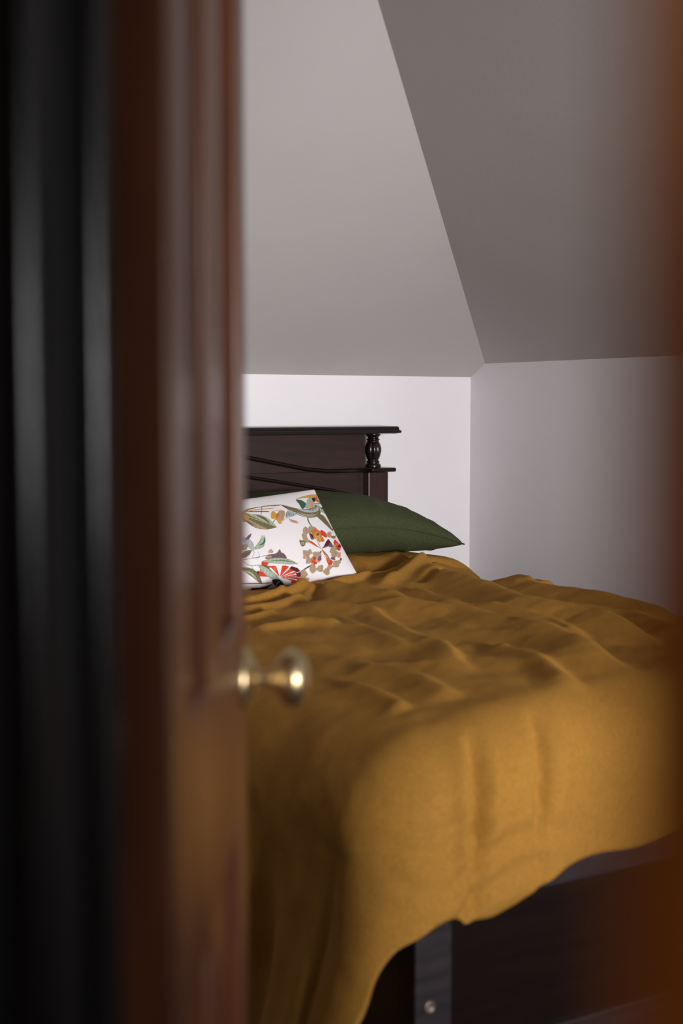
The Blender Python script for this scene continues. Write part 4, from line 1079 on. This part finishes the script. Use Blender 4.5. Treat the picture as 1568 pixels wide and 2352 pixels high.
(2,"1687 365 1686 360 1686 355 1685 350 1684 346 1682 341 1680 338 1678 335 1676 333 1674 331 1672 331 1670 331 1668 333 1667 335 1665 338 1664 341 1663 345 1662 350 1662 355 1663 360 1663 365 1664 370 1665 374 1667 379 1669 382 1671 385 1673 388 1675 389 1677 389 1679 389 1681 388 1683 386 1684 383 1685 379 1686 375 1687 370"),
(5,"1649 517 1649 494 1651 462 1654 429 1657 402 1659 381 1661 362 1664 347 1667 337 1671 340 1671 352 1670 368 1668 386 1666 408 1663 435 1660 468 1657 499 1654 520"),
(8,"1778 305 1775 300 1771 296 1766 293 1761 290 1755 289 1750 289 1746 292 1742 296 1738 300 1733 303 1730 305 1726 309 1721 314 1716 319 1714 325 1716 330 1721 335 1726 340 1730 344 1732 348 1736 351 1740 353 1745 355 1750 356 1755 357 1761 358 1767 357 1771 353 1775 347 1777 341 1776 335 1774 329 1773 323 1774 317 1777 311"),
(4,"1839 264 1837 254 1833 242 1828 232 1819 224 1809 218 1800 210 1792 200 1786 188 1778 179 1768 175 1757 174 1748 175 1742 180 1738 187 1734 194 1731 201 1729 207 1727 215 1728 223 1729 232 1732 242 1735 254 1739 267 1745 276 1755 281 1767 282 1779 283 1788 285 1796 287 1804 289 1814 291 1824 291 1832 289 1837 283 1839 274"),
(4,"1799 193 1797 185 1792 177 1787 170 1780 163 1773 158 1766 154 1759 154 1751 155 1744 157 1738 157 1731 158 1725 160 1717 163 1709 167 1704 172 1705 180 1710 189 1714 198 1717 206 1720 212 1724 219 1729 225 1735 230 1742 234 1750 240 1758 244 1766 247 1774 245 1781 241 1786 236 1788 229 1788 220 1788 213 1792 206 1797 200"),
(4,"1708 197 1710 191 1709 183 1708 175 1706 167 1702 158 1697 150 1692 144 1685 139 1678 135 1672 130 1667 125 1661 121 1653 117 1645 113 1639 112 1636 117 1635 125 1635 133 1634 139 1633 145 1633 151 1635 158 1637 165 1641 173 1645 181 1650 190 1655 197 1662 202 1670 206 1677 207 1682 205 1686 201 1690 198 1696 198 1703 199"),
(4,"1656 68 1650 60 1643 52 1635 47 1627 43 1619 41 1611 41 1605 45 1600 52 1595 58 1590 62 1585 67 1581 73 1576 81 1571 91 1570 101 1576 111 1585 120 1594 129 1601 137 1607 145 1614 151 1621 156 1629 159 1636 161 1645 164 1655 165 1662 163 1666 156 1669 145 1669 133 1666 122 1660 111 1656 100 1656 89 1657 78"),
(12,"1605 67 1610 76 1618 89 1626 104 1633 116 1639 125 1644 132 1648 138 1651 143 1650 145 1646 141 1642 136 1636 128 1630 119 1623 107 1615 92 1607 78 1603 69"),
(12,"1435 444 1436 427 1438 402 1441 377 1444 361 1447 363 1446 380 1444 405 1441 430 1438 446"),
(12,"1812 471 1808 454 1803 430 1798 406 1796 390 1800 391 1804 407 1809 431 1813 455 1816 472"),
(8,"1467 186 1474 196 1483 212 1492 228 1498 240 1496 242 1489 232 1479 216 1470 199 1465 188"),
]

CF = [np.array(a) for a in (
    [0.99626, 0.03244, 0.08007], [-0.08215, 0.64252, 0.76185], [-0.02673, -0.76558, 0.64279], [1.68052, 3.10720, 0.82788]
)]
CW, CH, CT = 0.5, 0.278, 0.055


def cushion_pt(u, v, side):
    x, y = 2 * u - 1, 2 * v - 1
    gx = x * (1 - .035 * (1 - y * y))
    gy = y * (1 - .05 * (1 - x * x))
    t = CT * np.clip((1 - x ** 2) * (1 - y ** 2), 0, 1) ** .42 * (1 - .12 * (x * x + y * y))
    return CF[3] + gx[..., None] * CW / 2 * CF[0] + gy[..., None] * CH / 2 * CF[1] + (side * t)[..., None] * CF[2]


NU, NVV = 620, 380
cu_, cv_ = np.meshgrid(np.linspace(0, 1, NU), np.linspace(0, 1, NVV))
V_, F_, used = closed_pillow('cushion', NU, NVV, lambda s: cushion_pt(cu_, cv_, s), M_print)
# fold the left (hidden) part into coarser colour work: paint only the front face
colr = np.tile(np.array(WHITE, np.float32), (NVV * NU, 1))
gu = np.linspace(0, 1, NU)
gv = np.linspace(0, 1, NVV)
for ci, s in PRINT:
    q = np.array(s.split(), float).reshape(-1, 2) / 2000.0
    i0, i1 = np.searchsorted(gu, q[:, 0].min()), np.searchsorted(gu, q[:, 0].max())
    j0, j1 = np.searchsorted(gv, q[:, 1].min()), np.searchsorted(gv, q[:, 1].max())
    if i1 <= i0 or j1 <= j0:
        continue
    gx, gy = np.meshgrid(gu[i0:i1], gv[j0:j1])
    ins = np.zeros(gx.shape, bool)
    n = len(q)
    for a in range(n):
        xa, ya = q[a]
        xb_, yb_ = q[(a + 1) % n]
        if ya == yb_:
            continue
        cross = ((ya > gy) != (yb_ > gy)) & (gx < (xb_ - xa) * (gy - ya) / (yb_ - ya) + xa)
        ins ^= cross
    # watercolour unevenness inside a shape
    var = 1 + 0.16 * np.sin(gx * 190 + gy * 130 + ci) * np.sin(gy * 210 - gx * 90)
    sub = colr.reshape(NVV, NU, 3)[j0:j1, i0:i1]
    sub[ins] = (np.array(PAL[ci])[None, :] * var[ins][:, None])
full = np.concatenate([colr, np.tile(np.array(WHITE, np.float32), (NVV * NU, 1))])[used]
cu = tag(np_mesh('cushion', V_, F_, M_print), 'white cushion printed with red flowers and green leaves', 'cushion')
ca = cu.data.color_attributes.new('print', 'FLOAT_COLOR', 'POINT')
ca.data.foreach_set('color', np.concatenate([full, np.ones((len(full), 1))], 1).astype(np.float32).ravel())
